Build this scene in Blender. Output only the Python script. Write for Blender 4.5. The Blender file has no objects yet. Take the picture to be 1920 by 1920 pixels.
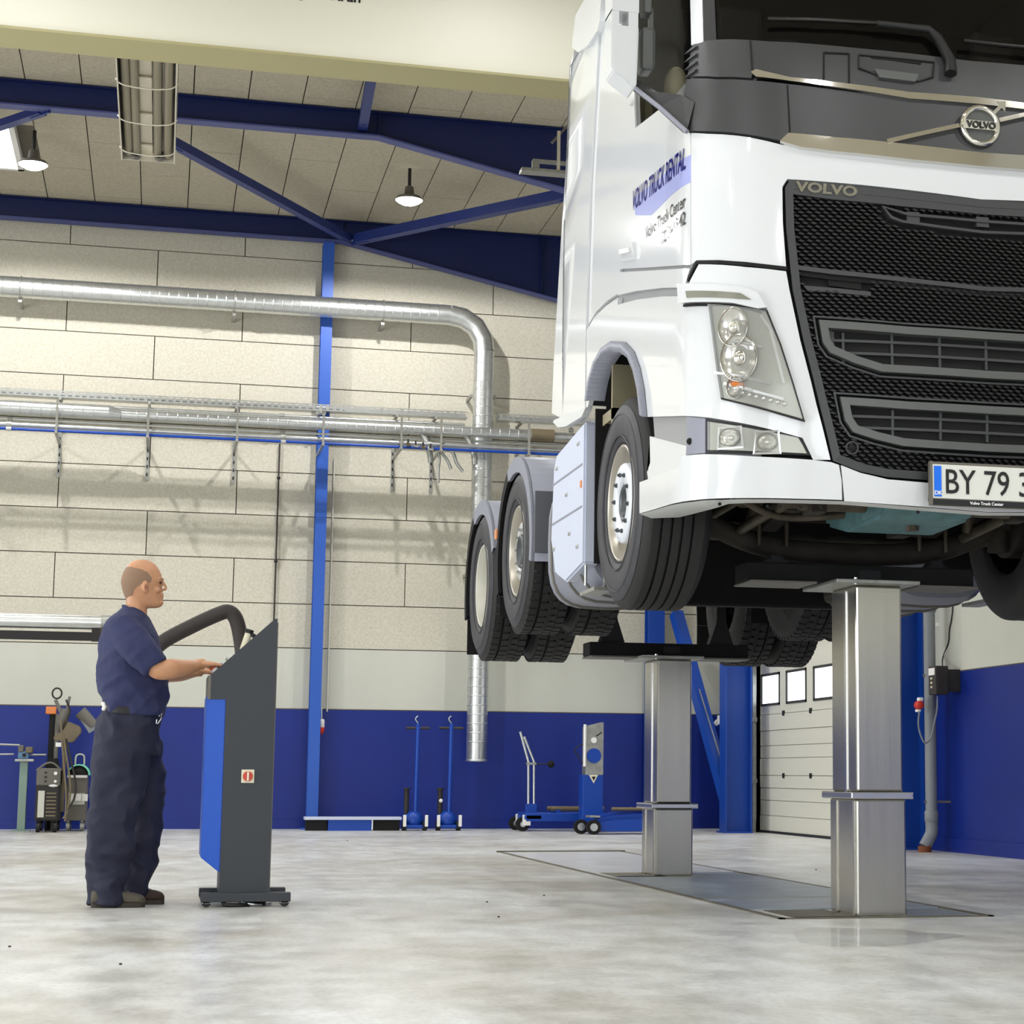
import bpy, bmesh, math, random
from mathutils import Vector, Matrix, noise
import numpy as np
random.seed(7)
PI = math.pi
sc = bpy.context.scene
COL = sc.collection

# ------------------------------------------------------------------ camera
FPX, PPX, PPY, YAW, PITCH, ROLL, CAMH = 3653.1, 1250.15, 960.0, .252543, .133731, -.0059957, .70
_F = np.array([math.sin(YAW)*math.cos(PITCH), math.cos(YAW)*math.cos(PITCH), math.sin(PITCH)])
_R = np.array([math.cos(YAW), -math.sin(YAW), 0.0]); _D = -np.cross(_R, _F)
CM = np.array([math.cos(ROLL)*_R+math.sin(ROLL)*_D, -math.sin(ROLL)*_R+math.cos(ROLL)*_D, _F])
CO = np.array([0.0, 0.0, CAMH])
cam = bpy.data.cameras.new('camera'); camo = bpy.data.objects.new('camera', cam); COL.objects.link(camo)
cam.sensor_fit = 'HORIZONTAL'; cam.sensor_width = 36.0; cam.lens = FPX/1920*36
cam.shift_x = -(PPX-960)/1920; cam.shift_y = 0
cam.clip_start = .1; cam.clip_end = 200
mw = Matrix.Identity(4)
for i in range(3):
    mw[i][0] = CM[0][i]; mw[i][1] = -CM[1][i]; mw[i][2] = -CM[2][i]; mw[i][3] = CO[i]
camo.matrix_world = mw
sc.camera = camo
def _ray(x, y): return ((x-PPX)/FPX)*CM[0]+((y-PPY)/FPX)*CM[1]+CM[2]
def atX(x, y, v): r = _ray(x, y); return Vector(CO+r*(v/r[0]))      # a sight line met with a real plane of the hall
def atY(x, y, v): r = _ray(x, y); return Vector(CO+r*(v/r[1]))
def atZ(x, y, v): r = _ray(x, y); return Vector(CO+r*((v-CO[2])/r[2]))
def proj(p):
    c = CM@(np.array(p)-CO); return FPX*c[0]/c[2]+PPX, FPX*c[1]/c[2]+PPY

# ------------------------------------------------------------------ world, view, light
w = bpy.data.worlds.new('world'); sc.world = w; w.use_nodes = True
bg = w.node_tree.nodes['Background']; bg.inputs[0].default_value = (.85, .92, 1, 1); bg.inputs[1].default_value = 1.0
sc.view_settings.view_transform = 'Standard'; sc.view_settings.look = 'None'
sc.view_settings.exposure = -0.42; sc.view_settings.gamma = 1.0; sc.view_settings.use_curve_mapping = False
def area(name, loc, rot, sx, sy, power, color=(1, 1, 1), spread=PI):
    l = bpy.data.lights.new(name, 'AREA'); l.shape = 'RECTANGLE'; l.size = sx; l.size_y = sy
    l.energy = power; l.color = color; l.spread = spread
    o = bpy.data.objects.new(name, l); o.location = loc; o.rotation_euler = rot; COL.objects.link(o); return o
# daylight coming through the tall gates of the left wall; near pair added unseen to light truck front and floor
area('daylight_left_gate', (-8.8, 12.5, 2.2), (0, -PI/2, 0), 4.0, 7.0, 560, (.93, .96, 1))
area('daylight_left_gate', (-8.8, 3.0, 2.2), (0, -PI/2, 0), 4.0, 7.0, 380, (.93, .96, 1))
area('near_gate_fill', (-3.0, -5.8, 2.6), (-PI/2, PI, 0), 5.0, 4.6, 170, (.95, .97, 1))
area('near_gate_fill', (3.5, -5.8, 2.6), (-PI/2, PI, 0), 5.0, 4.6, 170, (.95, .97, 1))
LAMPS = [(2.65, 22.0), (-1.65, 22.0), (-6.0, 22.0), (6.2, 19.5),
         (-6.0, 16.5), (-1.65, 16.5), (2.0, 16.5),
         (-6.0, 10.5), (-1.65, 10.5), (0.9, 9.0), (-6.0, 4.5), (-1.65, 4.0), (2.65, 3.5), (6.2, 4.5), (2.4, 12.2), (-1.4, 12.0), (-1.65, -1.5), (2.65, -1.5), (6.2, -1.5)]
LAMP_POWER = 250

# ------------------------------------------------------------------ materials
def lin(c):
    return tuple(((v/255)/12.92 if v/255 <= .04045 else ((v/255+.055)/1.055)**2.4) for v in c)+(1.0,)
MATS = {}
def mat(name, rgb, rough=.5, metal=0.0, var=0.0, scale=4.0, bump=0.0, bscale=60.0, stretch=None, coat=0.0, emit=None, estr=0.0,
        trans=0.0, alpha=1.0, rgb2=None, spec=.5, ior=1.45, aniso=0.0, rvar=0.0):
    m = bpy.data.materials.new(name); m.use_nodes = True; nt = m.node_tree; N = nt.nodes; L = nt.links
    b = N['Principled BSDF']; c = lin(rgb)
    b.inputs['Base Color'].default_value = c; b.inputs['Roughness'].default_value = rough; b.inputs['Metallic'].default_value = metal
    b.inputs['Coat Weight'].default_value = coat; b.inputs['Coat Roughness'].default_value = .03
    b.inputs['Specular IOR Level'].default_value = spec; b.inputs['IOR'].default_value = ior
    b.inputs['Transmission Weight'].default_value = trans; b.inputs['Alpha'].default_value = alpha
    if emit: b.inputs['Emission Color'].default_value = lin(emit); b.inputs['Emission Strength'].default_value = estr
    if aniso: b.inputs['Anisotropic'].default_value = aniso
    tc = N.new('ShaderNodeTexCoord'); vec = tc.outputs['Object']
    if stretch:
        mp = N.new('ShaderNodeMapping'); mp.inputs['Scale'].default_value = stretch; L.new(vec, mp.inputs[0]); vec = mp.outputs[0]
    if var or rgb2 or rvar:
        n = N.new('ShaderNodeTexNoise'); n.inputs['Scale'].default_value = scale; n.inputs['Detail'].default_value = 5; n.inputs['Roughness'].default_value = .6
        L.new(vec, n.inputs['Vector'])
        if var or rgb2:
            r = N.new('ShaderNodeValToRGB'); L.new(n.outputs['Fac'], r.inputs[0])
            c2 = lin(rgb2) if rgb2 else tuple(v*(1-var) for v in c[:3])+(1,)
            r.color_ramp.elements[0].position = .34; r.color_ramp.elements[0].color = c2
            r.color_ramp.elements[1].position = .66; r.color_ramp.elements[1].color = c if rgb2 else tuple(min(1, v*(1+var*.4)) for v in c[:3])+(1,)
            L.new(r.outputs[0], b.inputs['Base Color'])
        if rvar:
            mr = N.new('ShaderNodeMapRange'); mr.inputs['To Min'].default_value = max(.02, rough-rvar); mr.inputs['To Max'].default_value = rough+rvar
            L.new(n.outputs['Fac'], mr.inputs[0]); L.new(mr.outputs[0], b.inputs['Roughness'])
    if bump:
        n2 = N.new('ShaderNodeTexNoise'); n2.inputs['Scale'].default_value = bscale; n2.inputs['Detail'].default_value = 3
        L.new(vec, n2.inputs['Vector'])
        bp = N.new('ShaderNodeBump'); bp.inputs['Strength'].default_value = bump; bp.inputs['Distance'].default_value = .01
        L.new(n2.outputs['Fac'], bp.inputs['Height']); L.new(bp.outputs[0], b.inputs['Normal'])
    MATS[name] = m; return m

M_white = mat('truck_white_paint', (219, 221, 223), .08, coat=.3, spec=.5)
M_whitep = mat('truck_white_plastic', (210, 212, 210), .4)
M_inner = mat('gap_black', (14, 13, 13), .8)
M_seam = mat('seam_grey', (150, 150, 150), .7)
M_band = mat('truck_grey_plastic', (58, 59, 60), .42, bump=.05, bscale=300)
M_band2 = mat('truck_grey_trim', (86, 88, 86), .38)
M_grille = mat('grille_black_plastic', (22, 21, 21), .5)
M_dark = mat('black_plastic', (24, 24, 25), .55)
M_black = mat('matt_black', (9, 8, 8), .8)
M_chrome = mat('polished_chrome', (225, 222, 215), .08, 1.0)
M_glass = mat('windscreen_glass', (10, 8, 6), .04, alpha=.6, spec=.45)
M_wiper = mat('wiper_black', (34, 33, 32), .25, .3)
M_sglass = mat('side_glass', (12, 11, 10), .1, alpha=.25, spec=.15)
M_lens = mat('clear_lamp_lens', (235, 238, 236), .05, alpha=.22, spec=.7)
M_reflect = mat('lamp_reflector', (215, 212, 205), .16, 1.0)
M_lampgrey = mat('lamp_housing_grey', (146, 146, 134), .3, .6)
M_amber = mat('amber_lens', (214, 120, 50), .25)
M_orange = mat('marker_orange', (226, 150, 100), .3)
M_beigeseat = mat('seat_beige', (205, 195, 160), .8)
M_greyfend = mat('fender_grey_plastic', (136, 138, 150), .48)
M_bracket = mat('bracket_khaki', (142, 134, 108), .6)
M_skirt = mat('fender_skirt_grey', (96, 98, 104), .5)
M_tank = mat('side_skirt_light_grey', (200, 206, 224), .42)
M_rubber = mat('tyre_rubber', (40, 39, 39), .72, bump=.12, bscale=140)
M_side = mat('tyre_sidewall', (58, 58, 62), .58, var=.25, scale=9)
M_rim = mat('rim_silver', (182, 176, 164), .36, .6)
M_rimpale = mat('rim_pale', (196, 194, 182), .45, .2)
M_disc = mat('disc_grey', (196, 198, 196), .4, .3)
M_rimw = mat('rim_disc_white', (226, 230, 238), .35, .1)
M_hub = mat('hub_grey', (92, 96, 98), .4, .6)
M_under = mat('chassis_grime', (52, 46, 40), .75, var=.4, scale=8)
M_under2 = mat('chassis_steel', (84, 76, 64), .55, .3, var=.4, scale=10)
M_teal = mat('engine_teal', (92, 128, 132), .5, var=.25, scale=14)
M_plate = mat('plate_white', (222, 222, 214), .4)
M_ink = mat('ink_black', (22, 22, 20), .5)
M_inkgrey = mat('ink_grey', (66, 64, 60), .06, spec=.1)
M_inkblue = mat('ink_blue', (34, 38, 116), .06, spec=.1)
M_decal = mat('decal_pale_blue', (164, 170, 220), .07, spec=.2)
M_platebl = mat('plate_blue', (10, 110, 235), .4)
M_whiteink = mat('ink_white', (240, 240, 240), .5)

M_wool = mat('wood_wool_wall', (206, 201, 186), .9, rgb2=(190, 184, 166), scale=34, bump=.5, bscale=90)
M_woolshade = mat('wood_wool_shaded', (186, 178, 158), .95, rgb2=(166, 158, 138), scale=34, bump=.5, bscale=90)  # wall's wood-wool toned down, weaker light up there put into the colour
M_joint = mat('panel_joint', (96, 90, 78), .95)
M_greywall = mat('wall_light_grey', (196, 196, 184), .7, var=.04, scale=1.5)
M_dado = mat('wall_blue_paint', (8, 36, 124), .42, var=.12, scale=1.2)
M_plain = mat('plain_wall', (190, 188, 178), .8)
M_bluest = mat('blue_steel_dark', (5, 22, 74), .5)
M_litflange = mat('blue_steel_lit', (64, 72, 128), .5)  # rafter blue made lighter, light on the undersides put into the colour
M_bluecol = mat('blue_column_paint', (12, 62, 150), .38)
M_strut = mat('blue_strut_paint', (22, 42, 108), .5)
M_gable = mat('blue_post_paint', (44, 88, 176), .42)
M_bluemach = mat('blue_machine_enamel', (14, 64, 158), .35)
M_console = mat('console_charcoal', (50, 54, 60), .5, bump=.05, bscale=400)
M_consblue = mat('console_blue', (4, 80, 190), .4)
M_galv = mat('galvanised_steel', (206, 208, 206), .3, .9, var=.08, scale=14, rvar=.05)
M_galvd = mat('galvanised_dull', (168, 168, 162), .42, .7, var=.2, scale=14)
M_pipegrey = mat('grey_pvc', (126, 130, 134), .45)
M_steel = mat('brushed_post_steel', (184, 181, 172), .23, 1.0, var=.05, scale=3, stretch=(8, 8, .25), rvar=.04)
M_steelb = mat('bright_steel', (206, 206, 206), .2, .95)
M_heaterw = mat('heater_white_metal', (222, 216, 198), .3, .5)
M_heatert = mat('heater_tube', (150, 142, 122), .4, .6)
M_cream = mat('crane_cream_paint', (236, 233, 216), .42)
M_creamd = mat('crane_flange_olive', (176, 168, 124), .5)
M_skyp = mat('daylight_pane', (250, 252, 255), .3, emit=(244, 250, 255), estr=3.2)
M_lampem = mat('lamp_glow', (255, 255, 250), .3, emit=(255, 252, 240), estr=30)
M_door = mat('door_cream', (212, 210, 196), .45)
M_doorg = mat('window_gasket', (56, 56, 54), .6)
M_rubseal = mat('black_rubber', (34, 30, 30), .6)
M_hose = mat('exhaust_hose_black', (52, 46, 44), .65, bump=.3, bscale=80)
M_red = mat('red_plastic', (200, 50, 36), .4)
M_redoff = mat('red_switch', (196, 66, 40), .4)
M_yel = mat('pale_plate', (232, 226, 200), .5)
M_whiteo = mat('white_plastic', (235, 233, 228), .4)
M_box = mat('box_dark_brown', (52, 46, 42), .5)
M_vise = mat('vise_sage', (134, 156, 144), .5)
M_visetop = mat('vise_blue', (90, 128, 160), .4)
M_weldg = mat('welder_grey', (104, 100, 92), .5)
M_weldd = mat('welder_dark', (40, 36, 34), .55)
M_weldl = mat('welder_light', (196, 196, 182), .45)
M_weldgreen = mat('welder_green', (110, 200, 170), .4)
M_olive = mat('olive_metal', (112, 100, 78), .5)
M_skin = mat('skin', (196, 144, 108), .5, var=.1, scale=14)
M_hair = mat('short_hair', (140, 113, 92), .85, bump=.3, bscale=300)
M_eye = mat('eye_dark', (48, 34, 26), .3)
M_lip = mat('lip', (150, 92, 72), .5)
M_shirt = mat('navy_tshirt', (44, 48, 84), .85, var=.12, scale=10, bump=.2, bscale=180)
M_trouser = mat('navy_work_trousers', (32, 34, 54), .8, var=.14, scale=9, bump=.25, bscale=120)
M_belt = mat('black_belt', (20, 18, 20), .6)
M_shoe = mat('grey_work_shoe', (86, 80, 68), .7, var=.25, scale=20)
M_shoed = mat('brown_work_shoe', (62, 44, 34), .7, var=.25, scale=20)
M_sole = mat('shoe_sole', (58, 52, 46), .8)
M_pitplate = mat('floor_steel_plate', (150, 160, 172), .34, .35, var=.2, scale=6, bump=.2, bscale=180)
M_pitsheen = mat('floor_plate_sheen', (232, 232, 230), .22, var=.05, scale=3)  # bright reflection on the far plate put into its colour
M_angle = mat('pit_angle_iron', (110, 104, 90), .5, .5)
M_rustcap = mat('rust_brown', (120, 66, 36), .7)
M_dirt = mat('floor_crumb', (70, 66, 60), .9)

def floor_mat():
    m = bpy.data.materials.new('polished_concrete'); m.use_nodes = True; nt = m.node_tree; N = nt.nodes; L = nt.links; b = N['Principled BSDF']
    tc = N.new('ShaderNodeTexCoord')
    def nz(scale, st, det=6):
        mp = N.new('ShaderNodeMapping'); mp.inputs['Scale'].default_value = st; L.new(tc.outputs['Object'], mp.inputs[0])
        n = N.new('ShaderNodeTexNoise'); n.inputs['Scale'].default_value = scale; n.inputs['Detail'].default_value = det; n.inputs['Roughness'].default_value = .6
        L.new(mp.outputs[0], n.inputs['Vector']); return n.outputs['Fac']
    a = nz(.9, (.7, .55, 1)); c = nz(5, (1, .55, 1)); d = nz(40, (1, .5, 1), 3)
    r = N.new('ShaderNodeValToRGB'); L.new(a, r.inputs[0])
    e = r.color_ramp.elements; e[0].position = .36; e[0].color = lin((194, 191, 182)); e[1].position = .6; e[1].color = lin((224, 226, 226))
    r2 = N.new('ShaderNodeValToRGB'); L.new(c, r2.inputs[0]); e = r2.color_ramp.elements
    e[0].position = .34; e[0].color = lin((208, 205, 198)); e[1].position = .6; e[1].color = (1, 1, 1, 1)
    mx = N.new('ShaderNodeMixRGB'); mx.blend_type = 'MULTIPLY'; mx.inputs[0].default_value = .6; L.new(r.outputs[0], mx.inputs[1]); L.new(r2.outputs[0], mx.inputs[2])
    r3 = N.new('ShaderNodeValToRGB'); L.new(d, r3.inputs[0]); e = r3.color_ramp.elements
    e[0].position = .3; e[0].color = lin((222, 220, 214)); e[1].position = .55; e[1].color = (1, 1, 1, 1)
    m2 = N.new('ShaderNodeMixRGB'); m2.blend_type = 'MULTIPLY'; m2.inputs[0].default_value = .5; L.new(mx.outputs[0], m2.inputs[1]); L.new(r3.outputs[0], m2.inputs[2])
    L.new(m2.outputs[0], b.inputs['Base Color'])
    mr = N.new('ShaderNodeMapRange'); mr.inputs['To Min'].default_value = .22; mr.inputs['To Max'].default_value = .44; L.new(c, mr.inputs[0]); L.new(mr.outputs[0], b.inputs['Roughness'])
    b.inputs['Specular IOR Level'].default_value = .45
    bp = N.new('ShaderNodeBump'); bp.inputs['Strength'].default_value = .12; bp.inputs['Distance'].default_value = .01; L.new(c, bp.inputs['Height']); L.new(bp.outputs[0], b.inputs['Normal'])
    return m
M_floor = floor_mat()

# ------------------------------------------------------------------ mesh helpers
WL = {}                                                  # world location of every object made here
class MB:
    def __init__(s): s.v = []; s.f = []; s.sm = []
    def add(s, vs, fs, smooth=False):
        o = len(s.v); s.v += [tuple(p) for p in vs]; s.f += [tuple(i+o for i in f) for f in fs]; s.sm += [smooth]*len(fs); return s
    def box(s, x0, x1, y0, y1, z0, z1, bev=0.0):
        if x0 > x1: x0, x1 = x1, x0
        if y0 > y1: y0, y1 = y1, y0
        if z0 > z1: z0, z1 = z1, z0
        if bev:
            bm = bmesh.new(); bmesh.ops.create_cube(bm, size=1)
            for v in bm.verts: v.co = Vector(((x0+x1)/2+v.co.x*(x1-x0), (y0+y1)/2+v.co.y*(y1-y0), (z0+z1)/2+v.co.z*(z1-z0)))
            bmesh.ops.bevel(bm, geom=bm.edges[:], offset=bev, segments=2, affect='EDGES', profile=.5)
            return s.bm(bm)
        vs = [(x, y, z) for x in (x0, x1) for y in (y0, y1) for z in (z0, z1)]
        return s.add(vs, [(0, 1, 3, 2), (4, 6, 7, 5), (0, 4, 5, 1), (2, 3, 7, 6), (0, 2, 6, 4), (1, 5, 7, 3)])
    def bm(s, bm, smooth=False):
        bm.verts.index_update(); s.add([v.co[:] for v in bm.verts], [[v.index for v in f.verts] for f in bm.faces], smooth); bm.free(); return s
    def tube(s, pts, r, n=12, cap=True, smooth=True, flat=None):
        P = [Vector(p) for p in pts]; rs = r if isinstance(r, (list, tuple)) else [r]*len(P)
        rings = []; up = None
        for i, p in enumerate(P):
            t = (P[min(i+1, len(P)-1)]-P[max(i-1, 0)]).normalized()
            if up is None: up = Vector((0, 0, 1)) if abs(t.z) < .9 else Vector((1, 0, 0))
            a = t.cross(up).normalized(); b = a.cross(t).normalized(); up = b
            k = (1, 1) if flat is None else flat
            rings.append([p+(a*math.cos(q*2*PI/n)*k[0]+b*math.sin(q*2*PI/n)*k[1])*rs[i] for q in range(n)])
        vs = [v for rg in rings for v in rg]
        fs = [(i*n+j, i*n+(j+1) % n, (i+1)*n+(j+1) % n, (i+1)*n+j) for i in range(len(P)-1) for j in range(n)]
        s.add(vs, fs, smooth)
        if cap: s.add(rings[0], [tuple(range(n))[::-1]]); s.add(rings[-1], [tuple(range(n))])
        return s
    def cyl(s, a, b, r, n=20, r2=None, smooth=True):
        return s.tube([a, b], [r, r if r2 is None else r2], n, True, smooth)
    def bar(s, a, b, wx, wz, up=(0, 0, 1)):              # rectangular bar between two points
        a = Vector(a); b = Vector(b); t = (b-a).normalized(); u = Vector(up)
        sx = t.cross(u).normalized(); su = sx.cross(t).normalized()
        vs = [p+sx*i*wx/2+su*j*wz/2 for p in (a, b) for i, j in ((-1, -1), (1, -1), (1, 1), (-1, 1))]
        return s.add(vs, [(0, 1, 2, 3), (4, 7, 6, 5), (0, 4, 5, 1), (1, 5, 6, 2), (2, 6, 7, 3), (3, 7, 4, 0)])
    def prism(s, poly, axis, a, b, bev=0.0):             # polygon extruded along an axis from a to b
        def p3(p, t):
            return {'x': (t, p[0], p[1]), 'y': (p[0], t, p[1]), 'z': (p[0], p[1], t)}[axis]
        bm = bmesh.new(); v0 = [bm.verts.new(p3(p, a)) for p in poly]; f = bm.faces.new(v0)
        r = bmesh.ops.extrude_face_region(bm, geom=[f]); d = Vector({'x': (b-a, 0, 0), 'y': (0, b-a, 0), 'z': (0, 0, b-a)}[axis])
        for g in r['geom']:
            if isinstance(g, bmesh.types.BMVert): g.co += d
        if bev: bmesh.ops.bevel(bm, geom=bm.edges[:], offset=bev, segments=2, affect='EDGES')
        bmesh.ops.recalc_face_normals(bm, faces=bm.faces[:]); bmesh.ops.triangulate(bm, faces=[q for q in bm.faces if len(q.verts) > 4])
        return s.bm(bm)
    def lathe(s, prof, c, axis='x', n=48, smooth=True, a0=0, a1=2*PI, closed=False):   # prof: (radius, along)
        full = abs(a1-a0-2*PI) < 1e-6; m = n if full else n+1; vs = []
        for i in range(m):
            t = a0+(a1-a0)*i/n; ca, sa = math.cos(t), math.sin(t)
            for r, h in prof:
                vs.append({'x': (c[0]+h, c[1]+r*ca, c[2]+r*sa), 'z': (c[0]+r*ca, c[1]+r*sa, c[2]+h), 'y': (c[0]+r*ca, c[1]+h, c[2]+r*sa)}[axis])
        k = len(prof); fs = []
        for i in range(n):
            j = (i+1) % m
            for q in range(k if closed else k-1):
                q2 = (q+1) % k; fs.append((i*k+q, j*k+q, j*k+q2, i*k+q2))
        return s.add(vs, fs, smooth)
    def ball(s, c, r, n=12, sc=(1, 1, 1), rot=None):
        bm = bmesh.new(); bmesh.ops.create_uvsphere(bm, u_segments=n*2, v_segments=n, radius=1)
        mt = rot or Matrix.Identity(3)
        for v in bm.verts: v.co = Vector(c)+mt@Vector((v.co.x*r*sc[0], v.co.y*r*sc[1], v.co.z*r*sc[2]))
        return s.bm(bm, True)
    def build(s, name, m, parent=None, loc=None, recalc=True):
        me = bpy.data.meshes.new(name); base = WL.get(parent.name, Vector()) if parent else Vector()
        if loc is not None: base = Vector(loc)
        me.from_pydata([tuple(Vector(v)-base) for v in s.v], [], s.f)
        me.polygons.foreach_set('use_smooth', s.sm)
        if recalc:
            bm = bmesh.new(); bm.from_mesh(me); bmesh.ops.recalc_face_normals(bm, faces=bm.faces[:]); bm.to_mesh(me); bm.free()
        me.materials.append(m); o = bpy.data.objects.new(name, me); COL.objects.link(o)
        if parent: o.parent = parent; o.location = (0, 0, 0)
        else: o.location = base
        WL[o.name] = base
        return o
def tag(o, label=None, cat=None, group=None, kind=None):
    if label: o['label'] = label
    if cat: o['category'] = cat
    if group: o['group'] = group
    if kind: o['kind'] = kind
    return o
def thing(name, loc, label, cat, group=None):
    o = bpy.data.objects.new(name, None); COL.objects.link(o); o.location = loc; o.empty_display_size = .1
    WL[o.name] = Vector(loc); return tag(o, label, cat, group)
def struct(name, mb, m): return tag(mb.build(name, m), kind='structure')
def copy_tree(o, parent=None, loc=None):
    c = o.copy(); COL.objects.link(c)
    if parent: c.parent = parent
    if loc is not None: c.location = loc
    WL[c.name] = WL.get(o.name, Vector())
    for ch in list(o.children): copy_tree(ch, c)
    return c
def smooth_path(P, k=8):
    P = [Vector(p) for p in P]; out = []
    for i in range(len(P)-1):
        a, b, c, d = P[max(i-1, 0)], P[i], P[i+1], P[min(i+2, len(P)-1)]
        for j in range(k):
            t = j/k; out.append(.5*((2*b)+(c-a)*t+(2*a-5*b+4*c-d)*t*t+(3*b-3*c+d-a)*t**3))
    out.append(P[-1]); return out
def text_mb(txt, size, ext, mtx, align='LEFT', bold=0.0, shear=0.0, sx=1.0):
    cu = bpy.data.curves.new('t', 'FONT'); cu.body = txt; cu.size = size; cu.extrude = ext; cu.align_x = align; cu.offset = bold; cu.shear = shear
    cu.resolution_u = 3
    o = bpy.data.objects.new('t', cu); COL.objects.link(o); dg = bpy.context.evaluated_depsgraph_get()
    me = bpy.data.meshes.new_from_object(o.evaluated_get(dg)); mb = MB()
    mb.add([mtx@Vector((v.co.x*sx, v.co.y, v.co.z)) for v in me.vertices], [tuple(p.vertices) for p in me.polygons])
    bpy.data.objects.remove(o); bpy.data.curves.remove(cu); bpy.data.meshes.remove(me); return mb
def frame_mtx(o, xd, yd):
    x = Vector(xd).normalized(); y = Vector(yd).normalized(); z = x.cross(y).normalized(); y = z.cross(x)
    return Matrix(((x.x, y.x, z.x, o[0]), (x.y, y.y, z.y, o[1]), (x.z, y.z, z.z, o[2]), (0, 0, 0, 1)))

# ================================================================== THE HALL
XL, XR, YB, YN, ZC = -9.0, 7.17, 24.85, -6.0, 7.72
struct('floor', MB().box(XL-.2, XR+.2, YN-.2, YB+.2, -.12, 0), M_floor)
# back wall: blue dado, light grey band, rows of wood-wool panels
wb = struct('wall_back', MB().box(XL, XR+.2, YB, YB+.2, 0, ZC+.6), M_joint)
MB().box(XL, XR, YB-.03, YB-.001, 0, 1.475).build('dado', M_dado, wb)
MB().box(XL, XR, YB-.025, YB-.001, 1.485, 2.235).build('grey_band', M_greywall, wb)
MB().box(XL, XR, YB-.032, YB-.022, 1.474, 1.486).build('trim_line', M_joint, wb)
tag(MB().box(XL, XR, YB-.045, YB-.028, 0, .11).build('baseboard_back', M_dado), kind='structure')
PX0 = atY(101, 1090, YB-.03).x; PW = 2.14; PH = .5535
def panel(x0, x1, z0, z1, jit):
    g = .006
    return MB().box(x0+g, x1-g, YB-.03-jit, YB-.001, z0+g, z1-g)
for r in range(10):
    z0 = 2.24+r*PH
    off = 0 if r % 2 == 1 else PW/2
    k0 = -2
    for k in range(k0, 4):
        x0 = PX0+off+k*PW; x1 = x0+PW
        if x0 > XR: continue
        panel(x0, min(x1, XR), z0, z0+PH, random.uniform(0, .004)).build('panel', M_wool, wb)
    MB().box(XL, PX0+off+k0*PW, YB-.03, YB-.001, z0+.006, z0+PH-.006).build('panel', M_wool, wb)
# ceiling of wood-wool panels whose long joints run to the back wall
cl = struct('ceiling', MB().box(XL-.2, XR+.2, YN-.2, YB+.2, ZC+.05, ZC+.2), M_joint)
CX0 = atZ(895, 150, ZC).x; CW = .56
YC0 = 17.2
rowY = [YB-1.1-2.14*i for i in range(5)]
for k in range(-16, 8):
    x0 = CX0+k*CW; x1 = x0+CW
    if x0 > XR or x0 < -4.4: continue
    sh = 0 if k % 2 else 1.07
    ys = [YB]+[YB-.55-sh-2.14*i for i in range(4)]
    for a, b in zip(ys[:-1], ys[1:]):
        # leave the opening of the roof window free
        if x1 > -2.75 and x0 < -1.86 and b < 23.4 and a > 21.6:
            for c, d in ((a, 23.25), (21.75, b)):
                if c-d > .1: MB().box(x0+.006, min(x1, XR)-.006, d+.006, c-.006, ZC-random.uniform(0, .004), ZC+.06).build('panel', M_woolshade, cl)
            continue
        MB().box(x0+.006, min(x1, XR)-.006, b+.006, a-.006, ZC-random.uniform(0, .004), ZC+.06).build('panel', M_woolshade, cl)
MB().box(-9, XR, YN, 16.6, ZC, ZC+.06).build('panel', M_woolshade, cl)
MB().box(-9, CX0-15*CW if False else -4.42, 16.62, YB, ZC, ZC+.06).build('panel', M_woolshade, cl)
# roof window
sw = struct('window_1', MB().box(-2.86, -1.80, 21.66, 21.72, ZC-.05, ZC+.06).box(-2.86, -1.80, 23.28, 23.34, ZC-.05, ZC+.06)
            .box(-2.86, -2.80, 21.66, 23.34, ZC-.05, ZC+.06).box(-1.86, -1.80, 21.66, 23.34, ZC-.05, ZC+.06), M_whiteo)
MB().box(-2.80, -1.86, 21.72, 23.28, ZC-.01, ZC+.0).build('pane', M_skyp, sw)

# right wall with its sectional door
DY0, DY1, DZ = 23.23, 18.9, 2.35
wr = MB()
wr.box(XR, XR+.2, DY0, YB, 0, ZC+.4).box(XR, XR+.2, YN, DY1, 0, ZC+.4).box(XR, XR+.2, DY1, DY0, DZ, ZC+.4)
wr_o = struct('wall_right', wr, M_plain)
ztop = 1.66
for y0, y1 in ((DY0, YB), (YN, DY1)):
    MB().box(XR-.012, XR, y0, y1, 0, ztop).build('dado', M_dado, wr_o)
    MB().box(XR-.010, XR, y0, y1, ztop+.01, 5.2).build('grey_band', M_greywall, wr_o)
    MB().box(XR-.014, XR, y0, y1, ztop, ztop+.01).build('trim_line', M_joint, wr_o)
    tag(MB().box(XR-.03, XR-.012, y0, y1, 0, .13).build('baseboard_right', M_dado), kind='structure')
y = YN
dr = struct('door_1', MB().box(XR+.06, XR+.09, DY1, DY0, 0, DZ), M_door)
# slats: groups of ribs, joints at the real panel heights
zj = [0.02, .34, .66, 1.075 - .0, 1.49, 2.0, DZ]
zs = [atX(1430, y_, XR+.05).z for y_ in (1560, 1528, 1500, 1477, 1454, 1422, 1399, 1371, 1341)]
zs[0] = .02
for i in range(len(zs)-1):
    a, b = zs[i], zs[i+1]
    MB().box(XR+.035 if i % 4 in (0, 3) else XR+.04, XR+.06, DY1, DY0, a+.004, b-.004, .003).build('door_panel', M_door, dr)
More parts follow.
